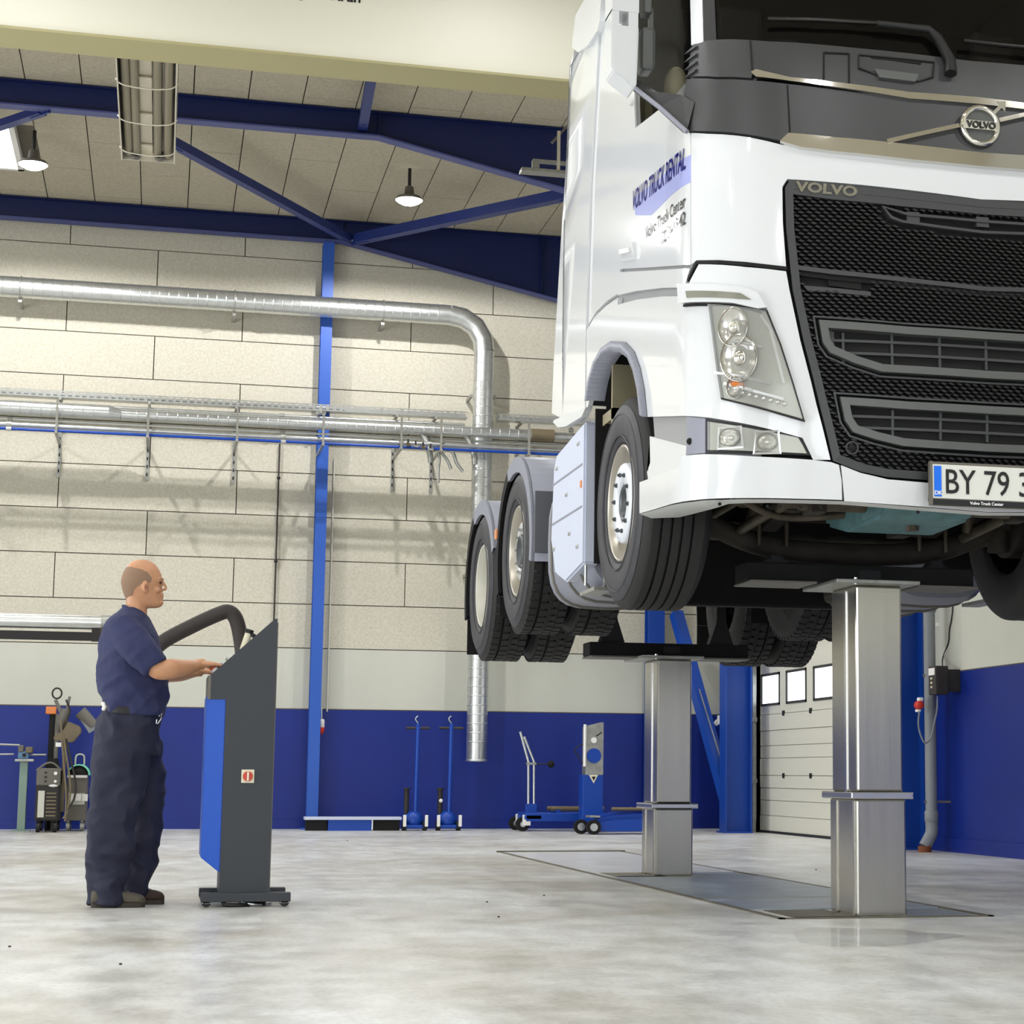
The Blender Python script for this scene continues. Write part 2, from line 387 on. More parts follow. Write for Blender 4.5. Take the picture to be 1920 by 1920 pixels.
# top panel with window holes
wz0, wz1 = atX(1429, 1325, XR+.05).z, atX(1429, 1265, XR+.05).z
wy = [(atX(1429, 1300, XR+.05).y, atX(1464, 1300, XR+.05).y), (atX(1476, 1290, XR+.05).y, atX(1514, 1290, XR+.05).y), (atX(1527, 1290, XR+.05).y, atX(1567, 1290, XR+.05).y)]
st = wy[0][0]-wy[1][0]
wy = [(wy[0][0]-k*st, wy[0][0]-k*st-(wy[0][0]-wy[0][1])) for k in range(5) if wy[0][0]-k*st-(wy[0][0]-wy[0][1]) > DY1+.1]
tp = MB().box(XR+.04, XR+.06, DY1, DY0, zs[-1]+.004, wz0).box(XR+.04, XR+.06, DY1, DY0, wz1, DZ)
edges = [DY0]+[v for p in wy for v in p]+[DY1]
for a, b in zip(edges[0::2], edges[1::2]): tp.box(XR+.04, XR+.06, b, a, wz0, wz1)
tp.build('door_panel', M_door, dr)
for a, b in wy:
    fr = MB().box(XR+.03, XR+.058, b, b+.035, wz0, wz1).box(XR+.03, XR+.058, a-.035, a, wz0, wz1).box(XR+.03, XR+.058, b, a, wz0, wz0+.03).box(XR+.03, XR+.058, b, a, wz1-.03, wz1)
    f_ = fr.build('window_frame', M_doorg, dr)
    MB().box(XR+.046, XR+.05, b+.03, a-.03, wz0+.025, wz1-.025).build('pane', M_skyp, f_)
for z_ in (zs[4], zs[8]):
    for px_ in (1469, 1520):
        p = atX(px_, 1450, XR+.03); MB().box(XR+.02, XR+.045, p.y-.03, p.y+.03, z_-.03, z_+.03, .006).build('hinge', M_dark, dr)
MB().box(XR+.02, XR+.07, DY1, DY0, 0, .03).build('door_seal', M_dark, dr)
tag(MB().box(XR-.05, XR+.06, DY0, DY0+.05, 0, DZ+.1).box(XR-.06, XR-.02, DY0-.01, DY0+.03, 0, DZ+.1).build('trim_1', M_galvd), kind='structure')
for z_ in (.6, 1.35): MB().box(XR-.075, XR-.01, DY0-.03, DY0+.07, z_, z_+.05).build('track_bracket', M_galvd, bpy.data.objects['trim_1'])

# left wall with tall daylight gates, wall behind the camera
wl = MB(); LG = [(1.0, 5.0), (9.4, 15.6)]
wl.box(XL-.2, XL, YN, 1.0, 0, ZC+.4).box(XL-.2, XL, 5.0, 9.4, 0, ZC+.4).box(XL-.2, XL, 15.6, YB, 0, ZC+.4).box(XL-.2, XL, 1, 5, 4.2, ZC+.4).box(XL-.2, XL, 9.4, 15.6, 4.2, ZC+.4)
wl_o = struct('wall_left', wl, M_greywall)
for a_, b_ in ((YN, 1.0), (5.0, 9.4), (15.6, YB)): MB().box(XL, XL+.01, a_, b_, 0, 1.475).build('dado', M_dado, wl_o)
for i, (a, b) in enumerate(LG):
    o = struct('door_%d' % (i+2), MB().box(XL-.15, XL-.1, a, a+.12, 0, 4.2).box(XL-.15, XL-.1, b-.12, b, 0, 4.2).box(XL-.15, XL-.1, a, b, 0, .6), M_door)
    MB().box(XL-.14, XL-.13, a+.12, b-.12, .6, 4.2).build('pane', M_skyp, o)
wn = MB().box(XL-.2, XR+.2, YN-.2, YN, 4.9, ZC+.4)
for a, b in ((XL-.2, -5.5), (-.5, 1.0), (6.0, XR+.2)): wn.box(a, b, YN-.2, YN, 0, 4.9)
wn_o = struct('wall_near', wn, M_greywall)
for a_, b_ in ((XL-.2, -5.5), (-.5, 1.0), (6.0, XR+.2)): MB().box(a_, b_, YN, YN+.01, 0, 1.475).build('dado', M_dado, wn_o)
for i, (a, b) in enumerate(((-5.5, -.5), (1.0, 6.0))):  # unseen gates with glowing panes, added to light truck front and floor
    o = struct('door_%d' % (i+4), MB().box(a, a+.12, YN-.15, YN-.1, 0, 4.9).box(b-.12, b, YN-.15, YN-.1, 0, 4.9).box(a, b, YN-.15, YN-.1, 0, .5), M_door)
    MB().box(a+.12, b-.12, YN-.14, YN-.13, .5, 4.9).build('pane', M_skyp, o)

# ------------------------------------------------------------------ steel frame
def rafter(Y, label, x_end=XR-.05):
    t = thing('roof_rafter', (-1, Y, ZC-.05), label, 'beam', 'blue roof rafters')
    z0 = 7.44; z1 = ZC-.012; hx = 2.02; zh = 6.42
    zend = z0-(x_end-hx)*.205
    MB().prism([(XL, z0), (hx, z0), (x_end, zend), (x_end, z1), (XL, z1)], 'y', Y-.006, Y+.006).build('web', M_bluest, t)
    f = MB(); f.bar((XL, Y, z0), (hx, Y, z0), .16, .018); f.bar((hx, Y, z0), (x_end, Y, zend), .16, .018)
    f.build('bottom_flange', M_litflange, t)
    MB().box(XL, x_end, Y-.08, Y+.08, z1-.012, z1).build('top_flange', M_bluest, t)
    for xx in (hx, 4.62):
        MB().box(xx-.005, xx+.005, Y-.07, Y+.07, z0-max(0, xx-hx)*.205, z1-.01).build('stiffener', M_bluest, t)
    return t
rafter(20.3, 'dark blue steel roof rafter behind the tube heater, nearer of two')
rafter(24.6, 'dark blue steel roof rafter against the back wall top, farther of two')
def strut(a, b, w_, h_, label):
    t = thing('roof_strut', a, label, 'strut', 'blue roof bracing')
    a = Vector(a); b = Vector(b); d = (b-a).normalized()
    MB().bar(a, b, w_, h_).build('tube', M_strut, t)
    side = d.cross(Vector((0, 0, 1))).normalized()
    for p, s_ in ((a, 1), (b, -1)):
        q = p-d*.1*s_
        MB().bar(q-d*.02*s_, p+d*.2*s_, w_*.25, h_*1.15).build('end_plate', M_strut, t)
        for k in (0, .1): MB().cyl(q+d*(k)*s_-side*w_*.2, q+d*(k)*s_+side*w_*.2-Vector((0, 0, .03)), .014, 6).build('bolt', M_galvd, t)
zst = 7.50
strut(atZ(322, 266, zst-.12), atZ(655, 448, zst-.05), .10, .10, 'blue diagonal roof strut running from beside the tube heater to the gable post')
strut(atZ(1075, 362, zst-.25), atZ(672, 448, zst-.08), .13, .12, 'blue diagonal roof strut right of the hanging lamp, toward the truck')
strut(atZ(711, 60, zst+.03), atZ(680, 238, zst+.03), .10, .08, 'blue straight roof strut between crane beam and nearer rafter')
strut(atZ(80, 208, zst-.05), atZ(-70, 258, zst-.05), .10, .08, 'short blue roof strut above the roof window at the left edge')
# columns
def column(x0, x1, Y, dw, label, z1=6.3):
    t = thing('steel_column', ((x0+x1)/2, Y, 0), label, 'column', 'blue frame columns by the right wall')
    MB().box(x0, x0+.02, Y-dw/2, Y+dw/2, 0, z1).build('inner_flange', M_bluecol, t)
    MB().box(x1-.02, x1, Y-dw/2, Y+dw/2, 0, z1).build('outer_flange', M_bluecol, t)
    MB().box(x0+.02, x1-.02, Y-.008, Y+.008, 0, z1).build('web', M_bluecol, t)
    MB().box(x0-.03, x1, Y-dw/2-.03, Y+dw/2+.03, 0, .02).build('base_plate', M_bluecol, t)
    return t
column(6.64, 6.98, 22.95, .26, 'blue steel column left of the cream sectional door')
column(6.62, 7.12, 17.75, .28, 'dark blue steel column between the front lift post and the grey drain pipe')
t = thing('gable_post', (1.86, 24.62, 0), 'slim bright blue steel post up the middle of the back wall', 'column')
gx = 1.86
MB().box(gx-.07, gx+.07, 24.60, 24.62, 0, 7.43).build('front_flange', M_gable, t)
MB().box(gx-.07, gx+.07, 24.76, 24.78, 0, 7.43).build('back_flange', M_gable, t)
MB().box(gx-.006, gx+.006, 24.62, 24.76, 0, 7.43).build('web', M_gable, t)
MB().box(gx-.14, gx+.14, 24.52, 24.80, 0, .015).build('base_plate', M_gable, t)
t = thing('gable_post', (6.2, 24.62, 0), 'blue steel post on the back wall, hidden partly by the rear lift post', 'column')
MB().box(6.09, 6.31, 24.52, 24.54, 0, 7.0).build('front_flange', M_bluecol, t)
MB().box(6.09, 6.31, 24.70, 24.72, 0, 7.0).build('back_flange', M_bluecol, t)
MB().box(6.19, 6.21, 24.54, 24.70, 0, 7.0).build('web', M_bluecol, t)
# wall brace seen between the rear lift post and the column
t = thing('wall_brace', (6.9, 23.2, .4), 'blue diagonal brace leaning between rear lift post and blue column', 'brace')
pa = Vector((6.72, 23.05, .42)); pb = atX(1268, 1150, 6.72+.0)
pb = atY(1268, 1150, 24.45)
MB().bar(pa, pb, .14, .14).build('tube', M_bluecol, t)
MB().bar(pa+Vector((-.01, -.09, .2)), pa+(pb-pa)*.55+Vector((-.01, -.09, .05)), .012, .012).build('rod', M_galvd, t)
MB().bar(pa-Vector((0, 0, .05)), pa+Vector((0, 0, .22)), .02, .2).build('gusset', M_bluecol, t)

# ------------------------------------------------------------------ ceiling lamps (each with its own light)
def lamp_light(x, y, t=None, z=7.33):
    l = bpy.data.lights.new('lamp_light', 'SPOT'); l.energy = LAMP_POWER*(2.6 if y > 19 else 1.25 if y < 6 else .55 if 11.5 < y < 13 else 1); l.color = (.985, .99, 1); l.shadow_soft_size = .05 if y > 19 else .11; l.spot_size = math.radians(172 if y > 19 else 150); l.spot_blend = .15 if y > 19 else .5
    lo = bpy.data.objects.new('lamp_light', l); lo.location = (0, 0, -.07) if t else (x, y, z-.03); lo.parent = t; COL.objects.link(lo)
def lamp(x, y, label, z=7.33):
    t = thing('pendant_lamp', (x, y, z), label, 'lamp', 'round high bay lamps')
    MB().cyl((x, y, z+.16), (x, y, ZC), .02, 10).build('stem', M_dark, t)
    MB().lathe([(.035, .17), (.05, .16), (.06, .06), (.14, .04), (.165, .01), (.16, 0)], (x, y, z), 'z', 24).build('housing', M_weldg, t)
    MB().lathe([(.001, -.05), (.08, -.045), (.13, -.02), (.155, .003), (.155, .008), (.001, .008)], (x, y, z), 'z', 24).build('diffuser', M_lampem, t)
    lamp_light(x, y, t)
    return t
for i, (x, y) in enumerate(LAMPS):
    if i == 0: p = atZ(767, 376, 7.33); lamp(p.x, p.y, 'lit round pendant lamp between the blue struts, right of the tube heater')
    elif i == 1: p = atZ(62, 309, 7.33); lamp(p.x, p.y, 'lit round pendant lamp beside the roof window at the left')
    else: lamp_light(x, y)

# ------------------------------------------------------------------ crane bridge beam
t = thing('crane_beam', (-1, 14, 5.92), 'cream box beam of the overhead crane across the top of the picture', 'crane')
cz = atY(540, 103, 14).z
MB().box(XL+.1, XR-.1, 14.03, 14.36, cz+.02, cz+1.05).build('web_box', M_cream, t)
MB().box(XL+.1, XR-.1, 14.0, 14.40, cz, cz+.02).build('bottom_flange', M_creamd, t)
MB().box(XL+.1, XR-.1, 14.0, 14.40, cz+1.05, cz+1.07).build('top_flange', M_cream, t)
pt = atY(677, 9, 14.02)
m_ = frame_mtx((pt.x, 14.026, pt.z+.018), (1, 0, 0), (0, 0, 1))
text_mb('Radiostyret Kran', .115, .002, m_, 'RIGHT', .002).build('lettering', M_ink, t)

# ------------------------------------------------------------------ radiant tube heater hanging under the ceiling
hx0, hx1, hy1, hy0, hz = -.56, -.07, 18.5, 14.9, 6.43
t = thing('tube_heater', (-.3, 16.7, hz), 'long silver radiant tube heater hanging below the ceiling at upper left', 'heater')
r_ = MB()
th = .006
prof = [(hx0, hz), (hx0+.03, hz+.14), (hx0+.10, hz+.20), (hx1-.10, hz+.20), (hx1-.03, hz+.14), (hx1, hz)]
for a, b in zip(prof[:-1], prof[1:]):
    r_.add([(a[0], hy0, a[1]), (b[0], hy0, b[1]), (b[0], hy1, b[1]), (a[0], hy1, a[1]), (a[0], hy0, a[1]+th), (b[0], hy0, b[1]+th), (b[0], hy1, b[1]+th), (a[0], hy1, a[1]+th)],
           [(0, 1, 2, 3), (4, 7, 6, 5), (0, 4, 5, 1), (2, 6, 7, 3)])
r_.build('reflector', M_steelb, t)
MB().box(hx0, hx0+.012, hy0, hy1, hz-.02, hz+.02).box(hx1-.012, hx1, hy0, hy1, hz-.02, hz+.02).build('rim', M_heaterw, t)
MB().prism([(hx0, hz-.01), (hx0+.03, hz+.14), (hx0+.10, hz+.2), (hx1-.10, hz+.2), (hx1-.03, hz+.14), (hx1, hz-.01)], 'y', hy1, hy1+.01).build('end_plate', M_heaterw, t)
for xx in (hx0+.07, hx0+.14, hx1-.16, hx1-.07):
    MB().cyl((xx, hy0, hz+.05), (xx, hy1-.05, hz+.05), .038, 16).build('burner_tube', M_heatert, t)
MB().box(-.40, -.28, hy0, hy1-.1, hz+.1, hz+.115).build('mirror_strip', M_heaterw, t)
for yy in (18.2, 17.3, 16.35, 15.4):
    MB().tube(smooth_path([(hx0-.01, yy, hz+.02), (hx0+.05, yy, hz-.03), (-.3, yy, hz-.05), (hx1-.05, yy, hz-.03), (hx1+.01, yy, hz+.02)], 5), .007, 6).build('wire_guard', M_heaterw, t)
    MB().box(-.40, -.27, yy+.1, yy+.35, hz+.07, hz+.1, .01).build('strip_plate', M_heaterw, t)
for yy in (18.3, 15.6):
    for xx in (hx0, hx1): MB().cyl((xx, yy, hz+.02), (xx, yy, ZC), .004, 6).build('suspension_wire', M_galvd, t)
for xx in (hx0+.13, hx1-.14):
    MB().lathe([(.038, 0), (.05, .02), (.05, .06), (.02, .09)], (xx, hy1-.1, hz+.03), 'y', 14).build('end_fitting', M_weldg, t)

# hanging fixture by the truck roof
t = thing('hanging_fixture', (3.9, 19, 6.8), 'thin grey channel fixture hanging beside the truck cab, below the rafter', 'fixture')
a = atY(975, 318, 19); b = atY(1075, 328, 19)
MB().box(a.x, a.x+1.6, 18.9, 19.05, a.z-.035, a.z+.0, .004).build('lower_channel', M_galvd, t)
MB().box(a.x+.12, a.x+1.6, 18.93, 19.02, a.z+.085, a.z+.105).build('upper_rail', M_galvd, t)
MB().box(a.x+.12, a.x+.19, 18.94, 19.01, a.z, a.z+.09).build('spacer', M_galvd, t)
MB().box(a.x+.37, a.x+.40, 18.92, 18.95, a.z-.02, a.z+.42).build('hanger', M_heaterw, t)
MB().bar((a.x+.32, 18.97, a.z+.30), (a.x+.58, 18.97, a.z+.62), .02, .025).build('hook_arm', M_weldg, t)
MB().cyl((a.x+.58, 18.97, a.z+.62), (a.x+.58, 18.97, ZC), .006, 6).build('chain', M_weldg, t)
MB().cyl((a.x+1.5, 18.97, a.z), (a.x+1.5, 18.97, ZC), .006, 6).build('chain', M_weldg, t)

# ------------------------------------------------------------------ spiral ventilation duct on the back wall
def seams(mb, a, b, r, step, n=24):
    a = Vector(a); b = Vector(b); d = (b-a); L = d.length; d.normalize(); k = int(L/step)
    for i in range(1, k): mb.tube([a+d*(i*step-.007), a+d*(i*step), a+d*(i*step+.007)], [r+.0005, r+.006, r+.0005], n, False)
DYY = 24.41; dz = atY(300, 556, DYY).z; dr_ = .13; vx = atY(907, 700, DYY).x
t = thing('ventilation_duct', (vx, DYY, .83), 'galvanised spiral duct along the back wall turning down beside the truck', 'duct')
MB().cyl((XL+.2, DYY, dz), (vx-.45, DYY, dz), dr_, 32).build('horizontal_run', M_galv, t)
s_ = MB(); seams(s_, (-3.2, DYY, dz), (vx-.5, DYY, dz), dr_, .115); tag(s_.build('seams', M_galv, t), kind='stuff')
el = [(vx-.45, DYY, dz), (vx-.28, DYY, dz-.03), (vx-.12, DYY, dz-.13), (vx-.02, DYY, dz-.29), (vx, DYY, dz-.45)]
MB().tube(el, dr_+.004, 32, smooth=True).build('elbow', M_galv, t)
for p in el[1:-1]: pass
zb = atY(890, 1428, DYY).z
MB().tube([(vx, DYY, dz-.45), (vx, DYY, zb)], dr_, 32, False).build('drop_run', M_galv, t)
s_ = MB(); seams(s_, (vx, DYY, dz-.5), (vx, DYY, zb+.05), dr_, .115); tag(s_.build('seams', M_galv, t), kind='stuff')
MB().lathe([(dr_, 0), (dr_+.012, .01), (dr_, .03), (dr_-.01, .03), (dr_-.01, 0)], (vx, DYY, zb), 'z', 32).build('end_collar', M_galv, t)
for xx in (-1.85, .7, 2.55):
    MB().tube([(xx+math.cos(a_)*0, DYY+math.cos(a_)*(dr_+.008), dz+math.sin(a_)*(dr_+.008)) for a_ in np.linspace(0, 2*PI, 25)], .008, 6, False).build('clamp', M_galvd, t)
    MB().box(xx-.02, xx+.02, DYY, YB-.03, dz-dr_-.05, dz-dr_-.02).build('bracket', M_galvd, t)
for zz in (5.5, 3.2):
    for q_ in (vx+dr_+.004, vx-dr_-.034): MB().box(q_, q_+.03, DYY, YB-.03, zz-.02, zz+.02).build('bracket', M_galvd, t)

# ------------------------------------------------------------------ pipe rack across the wall
RY = 24.15
def rz(px_, py_, Y=RY): return atY(px_, py_, Y)
zA = rz(300, 809, 24.02).z+.0; zt_ = rz(300, 757, 24.5).z
t = thing('pipe_bracket_rail', (0, RY, zA), 'row of slotted steel bracket rails carrying the wall pipes', 'bracket')
bx = [rz(v, 820).x for v in (107, 277, 443, 603, 748, 822, 985)]
for x in bx+[bx[0]-1.9, bx[0]-3.8, bx[-1]+1.2]:
    zt = zA+.42; zbm = zA-.50
    b_ = MB().box(x-.02, x+.02, YB-.06, YB-.03, zbm, zt).build('wall_rail', M_galvd, t)
    for k in range(5): MB().box(x-.008, x+.008, YB-.064, YB-.058, zbm+.06+k*.1, zbm+.10+k*.1).build('slot', M_dark, b_)
    MB().box(x-.016, x+.016, 23.85, YB-.03, zA-.105, zA-.075).build('bracket_arm', M_galvd, t)
    MB().box(x-.016, x+.016, 24.40, YB-.03, zt_-.03, zt_-.004).build('bracket_arm', M_galvd, t)
    MB().box(x-.013, x+.013, 23.88, 23.91, zA-.10, zA+.30).build('hanger', M_steelb, t)
for nm, lab, Y, z, r, x1, m in (
        ('galvanised_pipe', 'upper thin galvanised pipe on the wall rack', 24.50, rz(300, 768, 24.5).z, .018, vx-.22, M_galv),
        ('compressed_air_pipe', 'blue compressed air pipe lowest on the wall rack', 23.98, rz(300, 817, 23.98).z, .018, 6.9, M_bluemach),
        ('galvanised_pipe', 'long galvanised pipe just above the blue pipe on the rack', 24.02, zA, .030, 6.9, M_galv),
        ('galvanised_pipe', 'thin galvanised pipe behind the long one on the rack', 24.16, rz(300, 799, 24.16).z, .016, 6.9, M_galv)):
    tt = thing(nm, (0, Y, z), lab, 'pipe', 'pipes of the wall rack')
    MB().cyl((XL+.2, Y, z), (x1, Y, z), r, 16).build('pipe_run', m, tt)
    for xx in (-1.9, 1.3, 3.1, 5.0): MB().cyl((xx, Y, z), (xx+.06, Y, z), r+.009, 16).build('coupling', M_galvd if m != M_bluemach else M_galv, tt)
# the thinner spiral duct of the rack, stepping down in size
tt = thing('extraction_duct', (0, 24.09, zA+.08), 'slim spiral extraction duct on the wall rack, in front of the blue post', 'duct')
zd = rz(300, 781, 24.09).z; xr = rz(205, 770, 24.09).x
MB().cyl((XL+.2, 24.09, zd+.02), (xr, 24.09, zd+.02), .09, 24).build('wide_run', M_galv, tt)
MB().tube([(xr, 24.09, zd+.02), (xr+.14, 24.09, zd)], [.09, .066], 24).build('reducer', M_galv, tt)
xe = rz(995, 805, 24.09).x
MB().cyl((xr+.14, 24.09, zd), (xe, 24.09, zd), .066, 24).build('slim_run', M_galv, tt)
MB().cyl((xe, 24.09, zd), (xe+.3, 24.09, zd), .082, 24).build('sleeve', M_olive, tt)
MB().cyl((xe+.3, 24.09, zd), (6.9, 24.09, zd), .05, 20).build('end_run', M_galv, tt)
s_ = MB(); seams(s_, (-3.2, 24.09, zd+.02), (xr, 24.09, zd+.02), .09, .12, 18); seams(s_, (xr+.2, 24.09, zd), (xe, 24.09, zd), .066, .12, 18); tag(s_.build('seams', M_galv, tt), kind='stuff')
for k, (xx) in enumerate((rz(780, 790, 24.2).x, rz(862, 800, 24.2).x)):
    MB().tube(smooth_path([(xx, 24.09, zd), (xx+.1, 24.1, zd-.1), (xx+.16, 24.06, zd-.28), (xx+.18, 24.06, zd-.42)], 5), .035, 12).build('branch', M_galvd, tt)
# perforated cable tray behind
tt = thing('cable_tray', (0, 24.5, zA+.36), 'perforated steel cable tray above the wall pipes', 'cable tray')
for a_, b_ in ((XL+.2, vx-.2), (vx+.2, 6.0)): MB().box(a_, b_, 24.44, 24.58, zt_, zt_+.006).build('tray_floor', M_galv, tt)
tr = MB(); h = .085
for a_, b_ in ((XL+.2, vx-.2), (vx+.2, 6.0)): tr.box(a_, b_, 24.42, 24.425, zt_, zt_+.018).box(a_, b_, 24.42, 24.425, zt_+h-.014, zt_+h)
xx = -3.4
while xx < 6.0:
    if abs(xx-vx) > .22: tr.box(xx, xx+.035, 24.42, 24.425, zt_+.018, zt_+h-.014)
    xx += .085
tag(tr.build('perforated_side', M_galv, tt), kind='stuff')
for a_, b_ in ((XL+.2, vx-.2), (vx+.2, 6.0)): MB().box(a_, b_, 24.575, 24.58, zt_, zt_+h).build('tray_back', M_galv, tt)
for k in range(3): MB().tube(smooth_path([(XL+.3+i*1.2, 24.46+.035*k+.01*math.sin(i*2+k), zt_+.03) for i in range(10)], 3), .011, 6).build('cable', M_dark if k else M_pipegrey, tt)
tt = thing('junction_box', (gx, 24.5, rz(603, 770).z), 'small white junction box on the blue post above the pipes', 'box')
p = rz(602, 770, 24.5); MB().box(p.x-.06, p.x+.06, 24.46, 24.53, p.z-.05, p.z+.05, .008).build('box_body', M_whiteo, tt)
MB().box(p.x-.045, p.x+.045, 24.452, 24.46, p.z-.035, p.z+.035, .003).build('lid', M_whitep, tt)
tt = thing('valve_manifold', tuple(rz(780, 832, 23.9)), 'small row of brass and steel valves on the wall pipes near the duct drop', 'valve')
for k in range(5):
    p = rz(748+k*14, 828+k*3, 23.92)
    b_ = MB().cyl((p.x, 23.94, p.z), (p.x+.06, 23.94, p.z-.008), .022, 10).build('valve_body', M_olive if k % 2 else M_steelb, tt)
    MB().box(p.x+.01, p.x+.03, 23.90, 23.91, p.z+.0, p.z+.05).build('valve_lever', M_dark, b_)
tt = thing('flexible_branch_hose', tuple(rz(820, 850, 24.2)), 'grey hoses curling down from the wall pipes left of the drop duct', 'hose')
for (pts, r) in (([(800, 838), (818, 842), (824, 858), (822, 880), (822, 905)], .018), ([(838, 842), (850, 850), (856, 868), (868, 884)], .022), ([(822, 842), (838, 862), (846, 880)], .02)):
    MB().tube(smooth_path([rz(a, b, 24.05) for a, b in pts], 5), r, 8).build('hose_length', M_galvd, tt)
# the vertical conduit which falls from the rack behind the console
tt = thing('power_cable', (rz(520, 900, 24.78).x, 24.78, .3), 'thin dark vertical cable falling from the wall pipes behind the console', 'cable')
xx = rz(519, 1000, 24.78).x; z_hi = rz(519, 832, 24.78).z
MB().cyl((xx, 24.78, .1), (xx, 24.78, z_hi), .011, 8).build('cable_run', M_rustcap if False else M_box, tt)
for py_ in (896, 1052): q = rz(518, py_, 24.78); MB().ball((xx, 24.78, q.z), .024, 6).build('clip', M_dark, tt)
tt = thing('conduit_pipe', (gx+.16, 24.8, 1.5), 'thin cream conduit just right of the blue post on the wall', 'pipe')
MB().cyl((gx+.16, 24.78, 1.45), (gx+.16, 24.78, zA-.1), .01, 8).build('conduit_run', M_door, tt)
tt = thing('hanging_plug', (gx+.16, 24.7, 1.25), 'white and red plug hanging beside the blue post above the dado', 'plug')
q = rz(603, 1362, 24.7)
MB().cyl((q.x, 24.7, q.z+.08), (q.x, 24.78, 1.5), .006, 6).build('cord', M_whiteo, tt)
MB().lathe([(.001, .09), (.03, .09), (.036, .06), (.036, -.01), (.03, -.015)], (q.x, 24.7, q.z), 'z', 14).build('plug_top', M_whiteo, tt)
MB().lathe([(.034, -.012), (.038, -.03), (.03, -.07), (.012, -.1), (.001, -.1)], (q.x, 24.7, q.z), 'z', 14).build('plug_tip', M_red, tt)

# ================================================================== THE TRUCK
TX = 3.5; HW = 1.25
_pl = np.array([(0, 0), (.2, .003), (.4, .014), (.6, .034), (.8, .07), (.95, .115), (1.05, .165), (1.13, .225), (1.19, .305), (1.23, .40), (1.248, .51), (1.25, .62), (1.25, 3.7)])
def _cr(P, k=10):
    out = []
    for i in range(len(P)-1):
        a, b, c, d = P[max(i-1, 0)], P[i], P[i+1], P[min(i+2, len(P)-1)]
        if i == len(P)-2: out += [b+(c-b)*j/k for j in range(k)]; continue
        if i == len(P)-3: d = c+(c-b)
        for j in range(k):
            t = j/k; out.append(.5*((2*b)+(c-a)*t+(2*a-5*b+4*c-d)*t*t+(3*b-3*c+d-a)*t**3))
    out.append(P[-1]); return np.array(out)
_pf = _cr(_pl); _ul = np.concatenate([[0], np.cumsum(np.hypot(*np.diff(_pf, axis=0).T))]); UMAX = _ul[-1]
_zy = np.array([(1.7, 7.98), (1.9, 7.93), (2.1, 7.89), (2.4, 7.88), (2.9, 7.895), (3.3, 7.92), (3.5, 7.94), (3.85, 8.0), (4.05, 8.07), (4.5, 8.21), (5.0, 8.40), (5.4, 8.62)])
_zw = np.array([(1.7, 1.245), (2.0, 1.25), (3.2, 1.25), (4.0, 1.235), (5.0, 1.19), (5.4, 1.15)])
def S(u, z, off=0.0):
    def raw(u, z):
        s = -1 if u >= 0 else 1; a = np.interp(abs(u), _ul, _pf[:, 0]); y = np.interp(abs(u), _ul, _pf[:, 1])
        W = np.interp(z, _zw[:, 0], _zw[:, 1]); y0 = np.interp(z, _zy[:, 0], _zy[:, 1]); k = max(0.0, 1-y/2.2)
        return Vector((TX+s*a*W/HW, 7.9+y+(y0-7.9)*k, z))
    p = raw(u, z)
    if off:
        e = .01; du = raw(u+e, z)-raw(u-e, z); dz = raw(u, z+e)-raw(u, z-e); n = dz.cross(du).normalized()
        c = Vector((TX, 9.6, z))
        if n.dot(p-c) < 0: n = -n
        p = p+n*off
    return p
_GU = np.linspace(-.5, UMAX, 90); _GZ = np.linspace(1.7, 5.4, 50)
_GP = [[proj(S(u, z)) for z in _GZ] for u in _GU]; _GA = np.array(_GP)
def uz(px_, py_):
    """where on the cab skin the given sight line meets it"""
    d = ((_GA-np.array([px_, py_]))**2).sum(2); i, j = np.unravel_index(d.argmin(), d.shape); u, z = _GU[i], _GZ[j]
    for _ in range(14):
        q = np.array(proj(S(u, z))); e = 1e-3
        J = np.array([(np.array(proj(S(u+e, z)))-q)/e, (np.array(proj(S(u, z+e)))-q)/e]).T
        try: st = np.linalg.solve(J, np.array([px_, py_])-q)
        except Exception: break
        st = np.clip(st, -.15, .15); u += st[0]; z += st[1]
        if abs(u) > UMAX: u = math.copysign(UMAX-.001, u)
    return (float(u), float(z))
def UZ(*pts): return [uz(*p) for p in pts]
def mirror_poly(P): return [(-u, z) for u, z in reversed(P)]
def sym(P): return P+mirror_poly(P)[1:-1]                       # left half listed from centre top round to centre bottom
def patch(poly, o1=.012, o0=-.01, mb=None, du=.07, dz=.2):
    mb = mb or MB(); bm = bmesh.new(); vs = [bm.verts.new((u, z, 0)) for u, z in poly]
    bm.faces.new(vs); bmesh.ops.triangulate(bm, faces=bm.faces[:])
    us = [p[0] for p in poly]; zs_ = [p[1] for p in poly]
    def cut(co, no):
        bmesh.ops.bisect_plane(bm, geom=bm.verts[:]+bm.edges[:]+bm.faces[:], plane_co=co, plane_no=no, dist=1e-5)
    x = math.ceil(min(us)/du)*du
    while x < max(us):
        if abs(x) < 1.9 or abs(x % (du*6)) < 1e-4: cut((x, 0, 0), (1, 0, 0))
        x += du
    x = math.ceil(min(zs_)/dz)*dz
    while x < max(zs_): cut((0, x, 0), (0, 1, 0)); x += dz
    bmesh.ops.triangulate(bm, faces=[f for f in bm.faces if len(f.verts) > 4])
    bm.verts.index_update(); bm.verts.ensure_lookup_table()
    V_ = [v.co.copy() for v in bm.verts]; be = [(e.verts[0].index, e.verts[1].index) for e in bm.edges if len(e.link_faces) == 1]
    out = [S(c.x, c.y, o1) for c in V_]
    mb.add(out, [[v.index for v in f.verts] for f in bm.faces], True)
    for a, b in be:
        mb.add([out[a], out[b], S(V_[b].x, V_[b].y, o0), S(V_[a].x, V_[a].y, o0)], [(0, 1, 2, 3)])
    bm.free(); return mb
